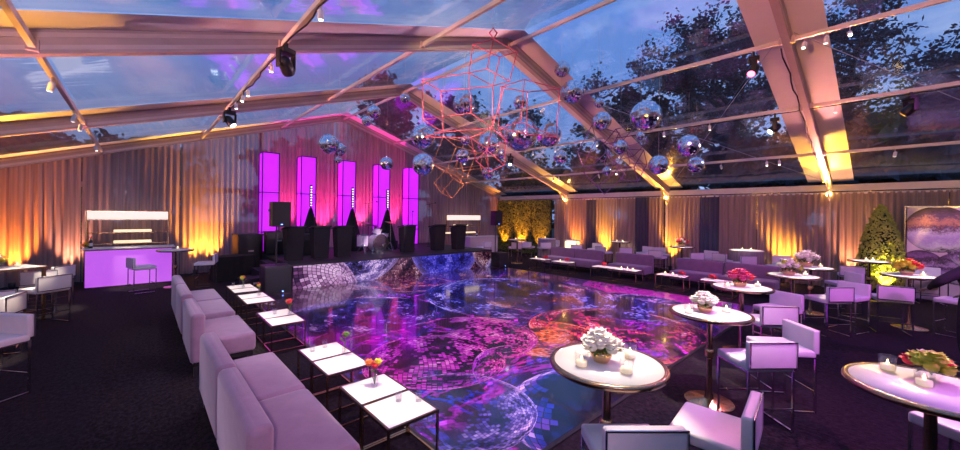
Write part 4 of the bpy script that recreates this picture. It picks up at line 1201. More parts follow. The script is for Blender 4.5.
def make_votive():
    r = thing('votive_candle', '', 'candle', group='votive candles in glass cups')
    MB().lathe([(.032, .0), (.036, .004), (.040, .085), (.037, .085), (.033, .008), (.001, .006)], 18).build('glass_cup', 'clear_glass', r)
    MB().lathe([(.030, .008), (.031, .034), (.001, .036)], 14).build('wax', 'wax', r)
    MB().lathe([(.001, .036), (.006, .044), (.004, .056), (.001, .064)], 8).build('flame', 'flame', r)
    return r
def votive(label, loc, s=1.0): return place('votive', make_votive, label, loc, 0, s)
for (x, y, lb) in ((-4.16, -14.82, 'left votive on the nearest round table'), (-4.02, -15.10, 'front votive on the nearest round table'), (-3.72, -14.98, 'right votive on the nearest round table'),
    (-1.42, -15.05, 'right votive on the dark-stemmed round table'), (-1.84, -14.78, 'left votive on the dark-stemmed round table'),
    (0.93, -14.89, 'right votive on the magenta flower table'), (0.43, -14.59, 'left votive on the magenta flower table'),
    (3.18, -15.22, 'votive on the front white-and-green flower table'), (5.16, -15.25, 'votive beside the large white bouquet'),
    (5.15, -16.80, 'votive right of the red and yellow flowers before the poster'), (-2.46, -16.36, 'left votive on the bottom right corner table'), (-2.66, -16.53, 'front votive on the bottom right corner table'),
    (8.0, -15.9, 'left candle on the table before the topiary'), (8.2, -16.02, 'right candle on the table before the topiary'), (-5.8, -2.5, 'candle on the small round table by the purple bar'),
    (8.98, -8.2, 'left candle on the table behind the short bench'), (9.1, -8.4, 'right candle on the table behind the short bench'), (8.98, -12.85, 'left candle on the pleated skirted table'), (9.08, -13.08, 'right candle on the pleated skirted table'),
    (6.0, -4.9, 'candle on the brass-footed table by the hedge'), (7.9, -5.1, 'candle on the skirted table left of the first bench'), (-8.36, -5.02, 'candle at the right end of the long tall table')):
    votive(lb, (x, y, TZ + (.0025 if x < -8 else 0.0)), 1.3)
LZ = .4495
for (x, y, lb) in ((5.2, -6.75, 'candle on the low table left of the first bench'), (5.15, -7.95, 'candle on the low table at the right end of the first bench'), (5.2, -10.35, 'left candle on the low table before the short bench'), (5.22, -10.55, 'middle candle on the low table before the short bench'),
    (5.18, -10.75, 'right candle on the low table before the short bench'), (5.2, -11.75, 'left candle before the longest bench'), (5.25, -11.95, 'second candle before the longest bench')):
    votive(lb, (x, y, LZ), 1.3)
def make_tumbler():
    r = thing('water_glass', '', 'glass', group='small clear glasses on the low tables')
    MB().lathe([(.028, 0), (.034, .09), (.031, .09), (.026, .006), (.001, .005)], 16).build('glass_wall', 'clear_glass', r)
    MB().lathe([(.001, 0), (.028, 0), (.028, .008), (.001, .008)], 16).build('glass_base', 'clear_glass', r)
    return r
for (x, y, lb) in ((-4.82, -13.30, 'left glass on the nearest low table'), (-4.68, -13.42, 'right glass on the nearest low table'), (-5.0, -11.5, 'left glass on the far table of the second low pair'), (-4.83, -11.45, 'right glass on the far table of the second low pair'),
    (-4.9, -9.3, 'glass on the far table of the third low pair'), (-5.0, -6.1, 'glass on the farthest low table')):
    place('tumbler', make_tumbler, lb, (x, y, LZ))
def bud_vase(label, loc, mats, seed, sc=1.0):
    rnd = random.Random(seed)
    r = thing('bud_vase', label, 'vase', loc, rnd.uniform(0, 6), 'bud vases on the low tables')
    MB().lathe([(.028, 0), (.032, .01), (.032, .06), (.020, .10), (.018, .12), (.015, .12), (.017, .1), (.028, .06), (.028, .012), (.001, .01)], 16).build('glass_body', 'clear_glass', r)
    for k, mt in enumerate(mats):
        a = rnd.uniform(0, 6.28); p = Vector((.03 * math.cos(a) * k, .03 * math.sin(a) * k, .19 + .03 * rnd.random()))
        MB().path([(0, 0, .02), tuple(p)], .003, 5).build('stem', 'leaf_green', r)
        m = MB(); blossom(m, p, .042, rnd, 6); m.build('blossom', mt, r)
    lf = MB()
    for k in range(5):
        a = rnd.uniform(0, 6.28); d = Vector((math.cos(a), math.sin(a), .9)).normalized(); c = Vector((0, 0, .12)); s = d.cross(Vector((0, 0, 1))).normalized() * .012
        lf.add([c, c + d * .05 - s, c + d * .10, c + d * .05 + s], [(0, 1, 2, 3)])
    lf.build('leaf', 'leaf_green', r)
    r.scale = (sc,) * 3
for (x, y, mats, lb) in ((-4.85, -12.88, ['red_petal', 'yellow_petal', 'orange_petal'], 'glass bud vase with red and yellow blooms on the nearest low pair'), (-4.72, -11.82, ['magenta_petal', 'leaf_green'], 'bud vase with dark leaves on the second low pair'),
    (-4.70, -9.45, ['red_petal', 'orange_petal', 'red_petal'], 'bud vase with a bright red bloom on the third low pair'), (-4.78, -7.55, ['red_petal', 'yellow_petal'], 'bud vase with red and yellow blooms on the fourth low pair'), (-4.84, -6.35, ['orange_petal', 'yellow_petal', 'green_petal'], 'bud vase with orange blooms on the farthest low pair')):
    bud_vase(lb, (x, y, LZ), mats, int(abs(x * y) * 10), 1.1)
for (y, lb) in ((-7.2, 'small red posy on the low table left of the first bench'), (-8.2, 'small red posy on the low table at the right end of the first bench'), (-9.7, 'small red posy on the low table left before the short bench'), (-12.2, 'small red posy before the longest bench'), (-13.0, 'small red posy on the low table behind the magenta flowers')):
    bouquet('posy', lb, (5.25, y, LZ), .075, ['red_petal'], 7, .055, vase='clear_glass', seed=int(-y * 10), group='small red posies on the right low tables')

# ------------------------------------------------------------------ hedge, topiary, poster
def leaves_on(points, size, rnd):
    m = MB()
    for (p, nrm) in points:
        p = Vector(p); nrm = Vector(nrm)
        d = Vector((rnd.gauss(0, 1), rnd.gauss(0, 1), rnd.gauss(0, 1))); d = (d - nrm * d.dot(nrm) * .4 + nrm * .35).normalized()
        s = d.cross(nrm + Vector((.01, .02, .03))).normalized()
        L = size * rnd.uniform(.7, 1.3)
        m.add([p - d * L * .2, p + d * L * .35 - s * L * .3, p + d * L, p + d * L * .35 + s * L * .3], [(0, 1, 2, 3)])
    return m
for k, lb in enumerate(('leafy hedge panel nearest the gable corner', 'middle leafy hedge panel glowing orange', 'leafy hedge panel nearest the first right post')):
    rnd = random.Random(90 + k)
    y0 = -0.25 - k * 1.33
    r = thing('green_hedge_wall', lb, 'hedge', (9.52, y0 - .66, 0), 0, 'three leafy hedge panels on the right wall')
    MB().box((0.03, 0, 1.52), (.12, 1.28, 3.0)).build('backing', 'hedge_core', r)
    pts = [((-.03 - rnd.random() * .07, rnd.uniform(-.64, .64), rnd.uniform(.05, 3.0)), (-1, 0, 0)) for _ in range(2600)]
    leaves_on(pts, .075, rnd).build('foliage', 'hedge_leaf', r)
rnd = random.Random(77)
tp = thing('topiary_cone', 'tall pointed green topiary lit yellow before the peach curtain', 'topiary', (9.06, -16.15, 0))
MB().lathe([(.26, 0), (.30, .04), (.33, .28), (.30, .28), (.001, .26)], 24).build('planter', 'black_plastic', tp)
prof = lambda t: .50 * (1 - t ** 2.3) ** .8 * (.82 + .18 * min(1, t * 5))
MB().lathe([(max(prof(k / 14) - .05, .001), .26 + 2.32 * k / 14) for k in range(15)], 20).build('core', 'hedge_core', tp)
pts = []
for _ in range(5200):
    t = rnd.random() ** 1.25; a = rnd.uniform(0, 6.28); R_ = prof(t) * rnd.uniform(.92, 1.03)
    pts.append(((R_ * math.cos(a), R_ * math.sin(a), .26 + 2.34 * t), (math.cos(a), math.sin(a), .25)))
leaves_on(pts, .065, rnd).build('foliage', 'topiary_leaf', tp)
ap = thing('poster_panel', 'tall poster panel printed with purple mirror balls at the right edge', 'poster', (9.30, -16.62, 0.0))
MB().box((0, -1.25, 1.28), (.06, 2.5, 2.52)).build('printed_face', 'mirror_ball_poster', ap)
m = MB()
for y in (0.0, -2.5): m.bar((-.005, y, 0), (-.005, y, 2.56), .05)
m.bar((-.005, 0, 2.555), (-.005, -2.5, 2.555), .05); m.bar((-.005, 0, .02), (-.005, -2.5, .02), .05)
m.build('frame', 'chrome', ap)
MB().bar((-.05, -1.02, 0), (-.05, -1.02, 2.6), .05).build('support_pole', 'purple_wire', ap)

# ------------------------------------------------------------------ mirror balls
def tile_mesh(name, rings, seed):
    rnd = random.Random(seed); m = MB()
    for j in range(rings):
        t0, t1 = PI * (j + .03) / rings - PI / 2, PI * (j + .97) / rings - PI / 2
        n = max(4, int(round(2 * rings * math.cos((t0 + t1) / 2))))
        for i in range(n):
            a0, a1 = 2 * PI * (i + .03) / n, 2 * PI * (i + .97) / n
            q = [Vector((math.cos(t) * math.cos(a), math.cos(t) * math.sin(a), math.sin(t))) for t, a in ((t0, a0), (t0, a1), (t1, a1), (t1, a0))]
            c = sum(q, Vector()) / 4
            rot = Matrix.Rotation(rnd.gauss(0, .12), 3, Vector((rnd.gauss(0, 1), rnd.gauss(0, 1), rnd.gauss(0, 1))).normalized())
            q = [c + rot @ (p - c) for p in q]
            m.add(q, [(0, 1, 2, 3)])
    me = bpy.data.meshes.new(name); me.from_pydata(m.v, [], m.f); me.materials.append(MATS['mirror_tile']); me.update()
    return me
TM = [tile_mesh('mirror_tiles_fine', 22, 1), tile_mesh('mirror_tiles', 16, 2)]
core = MB().ball((0, 0, 0), .965, 24, 14)
core_me = bpy.data.meshes.new('ball_core'); core_me.from_pydata(core.v, [], core.f); core_me.materials.append(MATS['mirror_core']); core_me.update()
cap = MB().lathe([(.10, .93), (.10, 1.04), (.03, 1.06), (.03, 1.12), (.001, 1.12)], 12)
cap_me = bpy.data.meshes.new('top_cap'); cap_me.from_pydata(cap.v, [], cap.f); cap_me.materials.append(MATS['chrome']); cap_me.update()
BALLS = [ # u, v, pixel diameter, label
    (562, 69, 16, 'mirror ball highest of all, against the blue sky right of the red wire sculpture'), (572.5, 92, 23, 'mirror ball at the right tip of the red wire sculpture'), (599, 103, 10, 'small mirror ball right of the one at the red sculpture tip'), (602, 121, 18, 'mirror ball in front of the rafter, above the purple wire sculpture'),
    (646, 116, 30, 'large mirror ball against the dark trees, right of the long rafter'), (640.5, 136, 8, 'tiny mirror ball just under the large one by the dark trees'), (620.5, 147, 14, 'mirror ball hanging in front of the purple wire sculpture'), (688.5, 146, 22, 'mirror ball upper right, right of all the rafters in its row'),
    (658.5, 165, 19, 'low mirror ball just above the amber rafter foot'), (696, 165, 16, 'lowest mirror ball at the far right'), (549, 135, 24, 'mirror ball tucked right behind the largest one'), (560.5, 157, 14, 'small mirror ball below the one right of the largest'), (607, 171, 9, 'tiny mirror ball low inside the purple wire sculpture'),
    (464, 104, 22, 'bright silver mirror ball inside the red wire sculpture'), (405, 98.5, 10, 'small mirror ball under the second ridge joint'), (520.5, 134, 34, 'largest mirror ball at the centre of the cluster'), (520, 102, 13, 'mirror ball above the largest one, behind red wires'), (423, 136.5, 24, 'upper of two stacked mirror balls left of the orange wire sculpture'),
    (423, 164.5, 22, 'lower of two stacked mirror balls left of the orange wire sculpture'), (463, 156, 14, 'mirror ball inside the orange wire sculpture'), (488.5, 144, 22, 'mirror ball among the low red wires left of the largest'), (466, 140, 10, 'small mirror ball above the orange wire sculpture'), (488, 173, 12, 'lowest small mirror ball under the red wires'), (502, 154, 9, 'tiny mirror ball at the lower left of the largest'),
    (329, 144, 19, 'largest of three mirror balls left, before the magenta columns'), (339.5, 149.5, 13, 'middle of three mirror balls left, before the magenta columns'), (338.5, 160, 7, 'smallest of three mirror balls left, before the magenta columns'), (374, 112, 13, 'upper of two mirror balls beside the gable peak'), (367, 121, 10, 'lower of two mirror balls beside the gable peak'), (386.5, 163.5, 13, 'lone mirror ball above the fourth magenta column')]
for k, (u, v, px, lb) in enumerate(BALLS):
    Dm = .80 if px >= 28 else .56 if px >= 20 else .42 if px >= 15 else .32 if px >= 12 else .22 if px >= 8.5 else .17
    if 'tucked' in lb: Dm = .66
    p = at(u, v, F_PX * Dm / px)
    R_ = Dm / 2
    r = thing('mirror_ball', lb, 'mirror ball', p, (k * 1.7) % 6.28, 'mirror balls hung over the dance floor')
    for nm, me in (('mirror_tiles', TM[0] if px >= 15 else TM[1]), ('core', core_me), ('top_cap', cap_me)):
        o = bpy.data.objects.new(nm, me); COL.objects.link(o); o.parent = r; o.scale = (R_,) * 3
    top = roof_z(p.x) + .28 - p.z
    MB().tube((0, 0, R_ * 1.1), (0, 0, top), .002, 5).build('hanging_wire', 'aluminium_dark', r)

# ------------------------------------------------------------------ wire sculptures
def wire_obj(name, label, edges, rad, mat, hook, group='geometric wire sculptures'):
    o = sum([Vector(p) for e in edges for p in e], Vector()) / (2 * len(edges))
    r = thing(name, label, 'wire sculpture', o, 0, group)
    for a, b in edges: MB().tube(Vector(a) - o, Vector(b) - o, rad, 6).build('wire_rod', mat, r)
    nodes = set(tuple(round(c, 4) for c in p) for e in edges for p in e)
    for p in sorted(nodes): MB().ball(Vector(p) - o, rad * 1.35, 6, 4).build('joint', mat, r)
    h = Vector(hook) - o
    m = MB()
    for s in (-.03, .03): m.tube(h + Vector((s * .3, 0, 0)), (h.x + s, h.y, roof_z(hook[0]) + .25 - o.z), .004, 5)
    m.build('hanging_cable', 'aluminium_dark', r)
    return r
def cub(vs):  # vs: a; b c f; d e g; i   of a box seen from a corner
    a, b, c, f, d, e_, g_, i = vs
    return [(a, b), (a, c), (a, f), (b, d), (c, d), (b, e_), (f, e_), (c, g_), (f, g_), (d, i), (e_, i), (g_, i)]
A = lambda u, v, d: tuple(at(u, v, d))
E_ = []
a, b, c, f, d, e_, g_, i_ = A(493.5, 39, 7.6), A(473, 45, 7.4), A(517, 52, 7.4), A(487, 69, 7.9), A(500, 57, 7.1), A(469, 73, 7.7), A(509.5, 81, 7.7), A(493, 86, 7.4)
E_ += cub([a, b, c, f, d, e_, g_, i_])
hk = [A(493.3, 28, 7.6), A(489.5, 33, 7.6), A(497, 33, 7.6)]
E_ += [(hk[0], hk[1]), (hk[0], hk[2]), (hk[1], a), (hk[2], a)]
E_ += cub([e_, A(422, 80, 7.9), i_, A(471, 113, 7.8), A(441, 91, 7.5), A(423, 120, 8.0), A(492, 128, 7.5), A(443, 132, 7.6)])
n_, o_, p_ = A(524.5, 79.5, 7.8), A(560, 89, 7.5), A(527.5, 92, 7.2)
E_ += cub([n_, A(501, 87, 7.5), o_, A(521, 122, 7.9), p_, A(498, 128, 7.6), A(556, 137, 7.6), A(526, 134, 7.3)])
E_ += cub([A(492, 128, 7.5), A(471, 138, 7.6), A(506, 141, 7.6), A(487, 150, 7.9), A(486, 148, 7.2), A(476, 161, 7.8), A(504, 165, 7.8), A(489, 172, 7.4)])
E_ += [(A(443, 132, 7.6), A(423, 137, 7.9)), (A(423, 137, 7.9), A(471, 138, 7.6)), (A(505, 85, 7.4), A(492, 128, 7.5)), (A(498, 128, 7.6), A(506, 141, 7.6))]
wire_obj('wire_sculpture', 'large red sculpture of linked wire cubes hanging among the mirror balls', E_, .011, 'red_wire', hk[0])
def rot_box(c, s, eul):
    M = Euler(eul).to_matrix(); c = Vector(c)
    P = {(i, j, k): tuple(c + M @ Vector((i * s[0] / 2, j * s[1] / 2, k * s[2] / 2))) for i in (-1, 1) for j in (-1, 1) for k in (-1, 1)}
    ed = []
    for (i, j, k), p in P.items():
        if i < 0: ed.append((p, P[(1, j, k)]))
        if j < 0: ed.append((p, P[(i, 1, k)]))
        if k < 0: ed.append((p, P[(i, j, 1)]))
    return ed, P
E2 = []
for (u, v, s, eu) in ((455, 158, (.75, .7, .8), (.3, .2, .4)), (472, 168, (.6, .7, .5), (-.2, .5, 1.0)), (449, 184, (.45, .45, .5), (.7, .3, .2))):
    ed, P = rot_box(at(u, v, 10.2), s, eu); E2 += ed
wire_obj('wire_sculpture', 'small orange sculpture of wire cubes, lower left of the red one', E2, .011, 'orange_wire', max((p for e in E2 for p in e), key=lambda p: p[2]))
E3 = []
for (u, v, s, eu) in ((600, 150, (.9, .8, .9), (.4, .3, .4)), (625, 143, (.7, .8, .6), (-.3, .5, 1.1)), (605, 174, (.8, .6, .8), (.8, .2, .3)), (632, 165, (.55, .5, .7), (.2, .7, .2))):
    ed, P = rot_box(at(u, v, 10.8), s, eu); E3 += ed
wire_obj('wire_sculpture', 'purple sculpture of wire cubes in front of the long right rafter', E3, .012, 'purple_wire', max((p for e in E3 for p in e), key=lambda p: p[2]))

# ------------------------------------------------------------------ stage and table lights
def moving_head(label, loc, target, power, color, angle, lamp='lamp_cool', rz=0.0, blend=.5):
    r = thing('moving_head_light', label, 'stage light', loc, rz, 'moving head lights on the purlins')
    MB().bar((0, 0, .02), (0, 0, .16), .05, .05).build('clamp', 'black_metal', r)
    MB().box((0, 0, -.03), (.26, .22, .10), bev=.02).build('base', 'black_plastic', r)
    for s in (-1, 1): MB().box((s * .15, 0, -.20), (.035, .11, .30), bev=.01).build('yoke_arm', 'black_plastic', r)
    Minv = Euler((0, 0, rz)).to_matrix().inverted()
    d = (Minv @ (Vector(target) - Vector(loc) - Vector((0, 0, -.28)))).normalized()
    q = (-d).to_track_quat('Z', 'Y'); c = Vector((0, 0, -.28))
    h = MB().lathe([(.10, -.17), (.115, -.13), (.115, .02), (.10, .12), (.06, .16), (.001, .16)], 20, c, q).build('head', 'black_plastic', r)
    MB().lathe([(.001, -.176), (.082, -.176), (.082, -.168)], 18, c, q).build('lens', lamp, h)
    r.scale = (.82,) * 3
    if power: spot('beam', c + d * .2, c + d * 3, power, color, angle, blend, .08, r)
    return r
MAG = (1.0, .18, .9); PUR_ = (.8, .6, 1.0)
moving_head('black moving head on the left purlin at the middle frame', (-5.03, -10.28, roof_z(5.03) - .06), (-1.5, -6.0, 0), 700, PUR_, 60, 'black_metal', .4)
moving_head('black moving head with a cool lens on the left purlin at the second frame', (-5.03, -5.55, roof_z(5.03) - .06), (-2.4, -8.0, 0), 700, (.6, .5, 1), 40, 'lamp_cool', .2)
moving_head('moving head with a glowing red lens on the right slope', (2.42, -14.48, roof_z(2.42) - .10), (-2.4, -13.6, 0), 750, (1, .25, .5), 70, 'lamp_red', .3)
moving_head('moving head with a cool lens at the foot of the right rafter', (4.85, -14.42, roof_z(4.85) - .10), (1.4, -10.5, 0), 800, (.75, .6, 1), 60, 'lamp_cool', .1)
moving_head('moving head hanging under the largest mirror ball', (4.85, -5.6, roof_z(4.85) - .10), (1.5, -7.5, 0), 700, (.7, .75, 1), 45, 'lamp_cool', .1)
moving_head('small moving head on the purlin at the right edge', (4.85, -16.6, roof_z(4.85) - .06), (3.8, -11.8, 0), 1000, MAG, 45, 'black_metal', .6)
moving_head('added unseen moving head above the camera, lighting the dance floor', (-2.5, -16.6, roof_z(2.5) - .06), (-1.2, -11.0, 0), 1300, (1, .65, .9), 85, 'lamp_cool', .1)  # extra lamp kept out of view, added so the floor print shows
moving_head('moving head behind the camera washing the tables magenta', (-2.5, -19.6, roof_z(2.5) - .06), (0.2, -15.2, .8), 1000, (.95, .15, 1.0), 80, 'lamp_red', .1)
moving_head('added unseen moving head behind the camera, lightening the left stools and sofas', (-7.5, -19.0, roof_z(7.5) - .06), (-6.8, -9.5, .5), 620, (1.0, .62, .9), 80, 'lamp_cool', .1)  # added fill from behind the camera for the dim left stools
moving_head('moving head right behind the camera washing the far tables purple', (2.42, -20.4, roof_z(2.42) - .06), (4.8, -15.3, .8), 620, (.9, .14, 1.0), 75, 'lamp_red', .1)

def pin(label, loc, target, power=0, color=(1, .82, .58), angle=13, blend=.55):
    r = thing('pin_spot', label, 'spotlight', loc, 0, 'small pin spots on the purlins')
    MB().tube((0, 0, 0), (0, 0, .13), .008, 6).build('stem', 'aluminium', r)
    d = (Vector(target) - Vector(loc)).normalized(); q = (-d).to_track_quat('Z', 'Y')
    h = MB().lathe([(.028, -.07), (.034, -.06), (.034, .04), (.02, .06), (.001, .06)], 14, (0, 0, 0), q).build('can', 'white_vinyl', r)
    MB().lathe([(.001, -.073), (.026, -.073), (.026, -.069)], 12, (0, 0, 0), q).build('bulb', 'lamp_white', h)
    if power: spot('pin_beam', d * .09, d * 3, power, color, angle, blend, .03, r)
def pz(x): return roof_z(x) - .08
LP = 720
for (y, w_) in ((-13.15, 'nearest'), (-11.82, 'second'), (-9.52, 'third'), (-7.72, 'fourth'), (-6.46, 'farthest')):
    pin('pin spot over the %s pair of low tables' % w_, (-5.03, y + .1, pz(5.03)), (-4.87, y, .45), LP, angle=17)
for (y, lb) in ((-9.9, 'pin spot at the middle frame over the left aisle'), (-7.1, 'second pin spot beyond the middle frame over the left aisle')):
    pin(lb, (-5.03, y, pz(5.03)), (-5.6, y - .6, .4), 160, (1, .8, .9), 34)
for (y, lb, t, pw) in ((-8.9, 'pin spot on the low left purlin, nearest', (-8.3, -8.0, .8), 1100), (-6.6, 'pin spot on the low left purlin, at the second frame', (-8.3, -5.55, .9), 1100), (-5.6, 'second pin spot on the low left purlin at the second frame', (-8.0, -4.6, .9), 1100), (-2.2, 'pin spot on the low left purlin near the gable', (-6.9, -2.0, 1.1), 800)):
    pin(lb, (-7.5, y, pz(7.5)), t, pw * .7, angle=22)
for (px, py, t, pw, an, lb) in (
    (-2.5, -14.3, (-3.93, -14.9, 1.07), 1352, 17, 'pin spot over the nearest round table'), (-2.5, -15.4, (-1.57, -14.92, 1.07), 1248, 16, 'pin spot over the dark-stemmed round table'),
    (2.42, -15.25, (0.63, -14.78, 1.07), 1456, 14, 'left of three pin spots on the right slope past the near rafter'), (2.42, -15.55, (3.0, -15.05, 1.07), 1352, 15, 'middle of three pin spots on the right slope past the near rafter'),
    (2.42, -15.85, (-2.6, -16.56, 1.07), 1612, 12, 'right of three pin spots on the right slope past the near rafter'), (4.85, -15.5, (4.95, -15.1, 1.07), 1092, 16, 'pin spot over the large white bouquet'), (4.85, -17.3, (5.0, -16.62, 1.07), 1248, 16, 'pin spot over the red and yellow flower table'),
    (7.4, -16.4, (8.1, -15.95, 1.07), 676, 18, 'pin spot over the table before the topiary'), (7.4, -10.8, (8.62, -11.0, 1.07), 676, 20, 'pin spot over the red bouquet by the right wall'), (7.4, -8.2, (9.05, -8.3, 1.07), 572, 20, 'pin spot over the candle table by the right wall'),
    (7.4, -12.6, (9.05, -12.95, 1.07), 624, 20, 'pin spot over the pleated skirted table')):
    pin(lb, (px, py, pz(px)), t, pw, angle=an)
for (y, lb, _t) in [(a_, 'pin spot aimed at the ' + b_.replace(', left of the two', '').replace(', right of the two', ''), 0) for a_, b_ in RLOW]:
    pin(lb[:200], (4.85, y + .15, pz(4.85)), (5.22, y, .45), 650, angle=16)
for (x, y, lb) in ((7.4, -5.9, 'left of two pin spots low on the right slope beyond the second post'), (7.4, -6.2, 'right of two pin spots low on the right slope beyond the second post'), (4.85, -2.6, 'pin spot near the gable corner over the far bar'), (7.4, -13.8, 'pin spot low on the right slope left of the near rafter'), (7.4, -14.1, 'second pin spot low on the right slope')):
    pin(lb, (x, y, pz(x)), (x - .6, y - .3, 0), 0)

# amber lamps at the post tops and amber uplights on the floor
AMB = (1.0, .44, .04)
PL = ['at the gable corner', 'on the first post in from the gable', 'on the second post in from the gable', 'on the near post', 'on the post behind the camera']
for s, side in ((1, 'right'), (-1, 'left')):
    for k, y in enumerate(FR[:5]):
        if k == 0: continue
        x = s * (W - .22)
        r = thing('eave_lamp', 'round amber lamp %s of the %s wall' % (PL[k], side), 'lamp', (x, y, 2.98), 0, 'amber lamps at the post tops')
        MB().ball((0, 0, 0), .075, 14, 8).build('bulb', 'lamp_amber', r)
        MB().lathe([(.03, -.10), (.045, -.05), (.02, -.03)], 12).build('socket', 'black_metal', r)
        MB().bar((s * .03, 0, -.09), (s * .2, 0, -.09), .02).build('bracket', 'black_metal', r)
        spot('amber_beam', (-s * .09, 0, .02), (-s * 4.0, 0, 1.5), 2200, AMB, 74, .8, .06, r)
        spot('pink_beam', (-s * .07, 0, -.02), (-s * 9.0, 0, 2.55), 3400, (1.0, .28, .40), 28, .7, .05, r)
def uplight(label, loc, target, power, color=AMB, angle=58):
    r = thing('floor_uplight', label, 'uplight', loc, 0, 'uplights along the curtains')
    MB().lathe([(.10, 0), (.10, .015), (.02, .02)], 16).build('base', 'black_metal', r)
    h = MB().lathe([(.055, .03), (.065, .06), (.07, .19), (.06, .19), (.055, .17), (.001, .165)], 16).build('can', 'black_metal', r)
    MB().lathe([(.001, .168), (.052, .17), (.05, .175), (.001, .178)], 14).build('lens', 'lamp_amber', h)
    spot('wash', (0, 0, .21), Vector(target) - Vector(loc), power * 7.0, color, angle, .8, .04, r)
ORG = (1.0, .30, .03)
for (x, pw, col, lb) in ((-9.15, 160, ORG, 'amber uplight at the far left of the gable'), (-8.1, 70, (1, .45, .25), 'faint uplight left of the purple bar'), (-5.2, 150, AMB, 'amber uplight right of the purple bar'), (-4.75, 150, AMB, 'amber uplight behind the black draped table')):
    uplight(lb, (x, -.48, 0), (x, -.10, 1.9), pw, col)
for (x, pw, lb) in ((-2.4, 130, 'magenta uplight between the first two light columns'), (-0.9, 130, 'magenta uplight left of the middle light column'), (0.7, 130, 'magenta uplight behind the drums'), (2.3, 130, 'magenta uplight between the last two light columns')):
    uplight(lb, (x, -.75, STZ), (x, -.08, 3.6), pw * 1.3, (1.0, .05, .36))
for (y, pw, col, lb) in ((-5.75, 120, ORG, 'amber uplight behind the first bench'), (-7.3, 150, AMB, 'amber uplight by the lit square table'), (-10.3, 110, AMB, 'amber uplight at the second right post'), (-13.9, 190, AMB, 'amber uplight behind the white flower tables'), (-15.6, 70, (1, .4, .2), 'amber uplight left of the topiary')):
    uplight(lb, (W - .45, y, 0), (W - .10, y, 1.9), pw, col)
for (y, pw, lb) in ((-0.9, 120, 'dim uplight before the first hedge panel'), (-2.25, 260, 'orange uplight before the middle hedge panel'), (-3.55, 120, 'dim uplight before the third hedge panel')):
    uplight(lb, (9.1, y, 0), (9.45, y, 1.4), pw, ORG, 60)
uplight('yellow uplight at the foot of the topiary', (8.42, -16.32, 0), (9.0, -16.15, 1.7), 170, (1, .75, .12), 60)

# cables along the purlins
def cable(label, pts, r=.012):
    o = MB().path(pts, r, 6).build('power_cable', 'black_plastic'); tag(o, label, 'cable', 'black cables strapped along the purlins')
for (x, y0, y1, lb, sd) in ((4.85, -14.2, -17.5, 'black cable sagging along the right purlin past the near rafter', 3), (4.85, -10.3, -14.3, 'black cable strapped along the right purlin before the near rafter', 4), (-5.03, -5.6, -12.0, 'black cable wrapped along the left purlin', 5)):
    rnd = random.Random(sd); n = 22
    cable(lb, [(x + rnd.uniform(-.03, .03), y0 + (y1 - y0) * i / n, roof_z(x) + .045 - .02 * abs(math.sin(i * 1.3)) - .02) for i in range(n + 1)])
rnd = random.Random(8)
cable('black cable running down the near right rafter', [(2.5 + (9.4 - 2.5) * i / 24, -14.90 + .02 * math.sin(i * 1.7), roof_z(2.5 + 6.9 * i / 24) + .01 + .012 * math.sin(i * 2.3)) for i in range(25)], .014)

# ------------------------------------------------------------------ person at the right edge
def skin_body(name, mat, parent, verts, edges, rad, root=0, sub=2):
    me = bpy.data.meshes.new(name); me.from_pydata([tuple(v) for v in verts], edges, []); me.update()
    o = bpy.data.objects.new(name, me); COL.objects.link(o); o.parent = parent
    me.materials.append(MATS[mat])
    sk = o.modifiers.new('skin', 'SKIN')
    sk.use_smooth_shade = True
    lay = me.skin_vertices[0].data
    for i, r_ in enumerate(rad):
        rr = r_ if isinstance(r_, tuple) else (r_, r_)
        lay[i].radius = rr; lay[i].use_root = (i == root)
    sb = o.modifiers.new('smooth', 'SUBSURF'); sb.levels = sub; sb.render_levels = sub
    return o
pp = at(973, 300, 5.5)
per = thing('person', 'person in dark clothes bending an arm at the right edge of the photo', 'person', (pp.x, pp.y, 0), -YAW)
# local axes: +y away from the camera, +x to the right
V = [(0, 0, .95), (0, .0, 1.12), (0, .02, 1.30), (0, .02, 1.44), (0, .03, 1.52),
     (-.18, .01, 1.44), (-.47, .03, 1.29), (-.36, .24, 1.15), (.17, .01, 1.43), (.24, .02, 1.17), (.22, .22, 1.06),
     (-.10, 0, .90), (-.11, .03, .50), (-.12, -.02, .09), (-.12, .10, .05), (.10, 0, .90), (.11, .01, .50), (.12, -.04, .09), (.13, .08, .05)]
ED = [(0, 1), (1, 2), (2, 3), (3, 4), (3, 5), (5, 6), (6, 7), (3, 8), (8, 9), (9, 10), (0, 11), (11, 12), (12, 13), (13, 14), (0, 15), (15, 16), (16, 17), (17, 18)]
RD = [(.15, .11), (.13, .10), (.16, .11), (.12, .09), .055, .08, .068, .038, .065, .048, .034, .095, .065, .045, .04, .095, .065, .045, .04]
skin_body('body', 'dark_clothes', per, V, ED, RD)
HV = [(0, .03, 1.50), (0, .04, 1.57), (0, .06, 1.64), (0, .05, 1.72), (0, .13, 1.63), (0, .155, 1.645)]
skin_body('head', 'skin', per, HV, [(0, 1), (1, 2), (2, 3), (2, 4), (4, 5)], [.05, .055, (.075, .085), (.065, .075), (.05, .05), .014])
for s in (-1, 1):
    MB().ball((s * .032, .148, 1.665), .011, 8, 6).build('eye', 'paper_label', per)
    MB().ball((s * .078, .05, 1.65), .02, 8, 6, (.5, 1, 1.4)).build('ear', 'skin', per)
MB().ball((0, .158, 1.60), .018, 8, 5, (1.4, .5, .45)).build('mouth', 'red_petal', per)
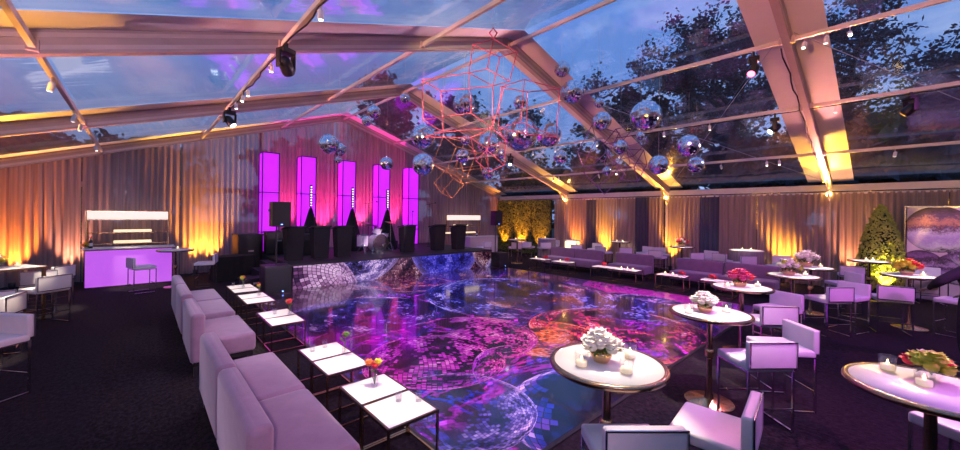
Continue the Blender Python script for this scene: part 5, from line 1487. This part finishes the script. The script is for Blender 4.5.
MB().ball((0, .03, 1.70), .105, 16, 10, (.95, 1.1, .95)).build('hair', 'hair', per)
for (wr, s, nm) in (((-.36, .24, 1.15), -1, 'left'), ((.22, .22, 1.06), 1, 'right')):
    w_ = Vector(wr); fwd = Vector((.25 * -s, .9, -.25)).normalized(); side = Vector((1, -.2 * -s, 0)).normalized(); dn = fwd.cross(side).normalized()
    vs = [w_ - fwd * .14, w_, w_ + fwd * .05, w_ + fwd * .085]; ed = [(0, 1), (1, 2), (2, 3)]; rd = [.038, .028, (.036, .018), (.038, .017)]
    for k, (off, L) in enumerate(((-.028, .068), (-.009, .078), (.010, .074), (.028, .058))):
        b0 = len(vs); p0 = w_ + fwd * .09 + side * off
        vs += [p0, p0 + fwd * L * .5 - Vector((0, 0, .008)), p0 + fwd * L * .9 - Vector((0, 0, .03))]
        ed += [(3, b0), (b0, b0 + 1), (b0 + 1, b0 + 2)]; rd += [.0095, .009, .0075]
    b0 = len(vs); vs += [w_ + fwd * .03 - side * s * .04, w_ + fwd * .075 - side * s * .065 - Vector((0, 0, .01))]; ed += [(2, b0), (b0, b0 + 1)]; rd += [.011, .009]
    skin_body('hand', 'skin', per, vs, ed, rd, 1, 2)
for s in (-1, 1): MB().box((s * .12, .05, .045), (.095, .27, .085), bev=.035).build('shoe', 'black_plastic', per)

pin('added pin spot on the right slope, brightening the drum kit', (2.42, -9.2, pz(2.42)), (0.06, -3.4, 1.05), 4200, (1, .8, .95), 9)  # invented lamp, put in because the drums came out dark

pin('added pin spot giving the mirror ball poster pinkish light', (7.4, -17.6, pz(7.4)), (9.3, -17.4, 1.3), 170, (1, .62, 1.0), 46)  # added lamp that shifts the poster from amber to pink

pin('added pin spot low on the right slope, making the mirror balls sparkle', (7.4, -9.0, pz(7.4)), (0.0, -9.3, 4.6), 2600, (1, .55, .75), 34)  # added fixture, there to make the mirror tiles glint
pin('added pin spot on the left slope, warming the mirror balls', (-5.03, -12.6, pz(5.03)), (-0.4, -9.2, 4.4), 700, (1, .75, .42), 44)  # second added fixture for warm glints on the mirror tiles
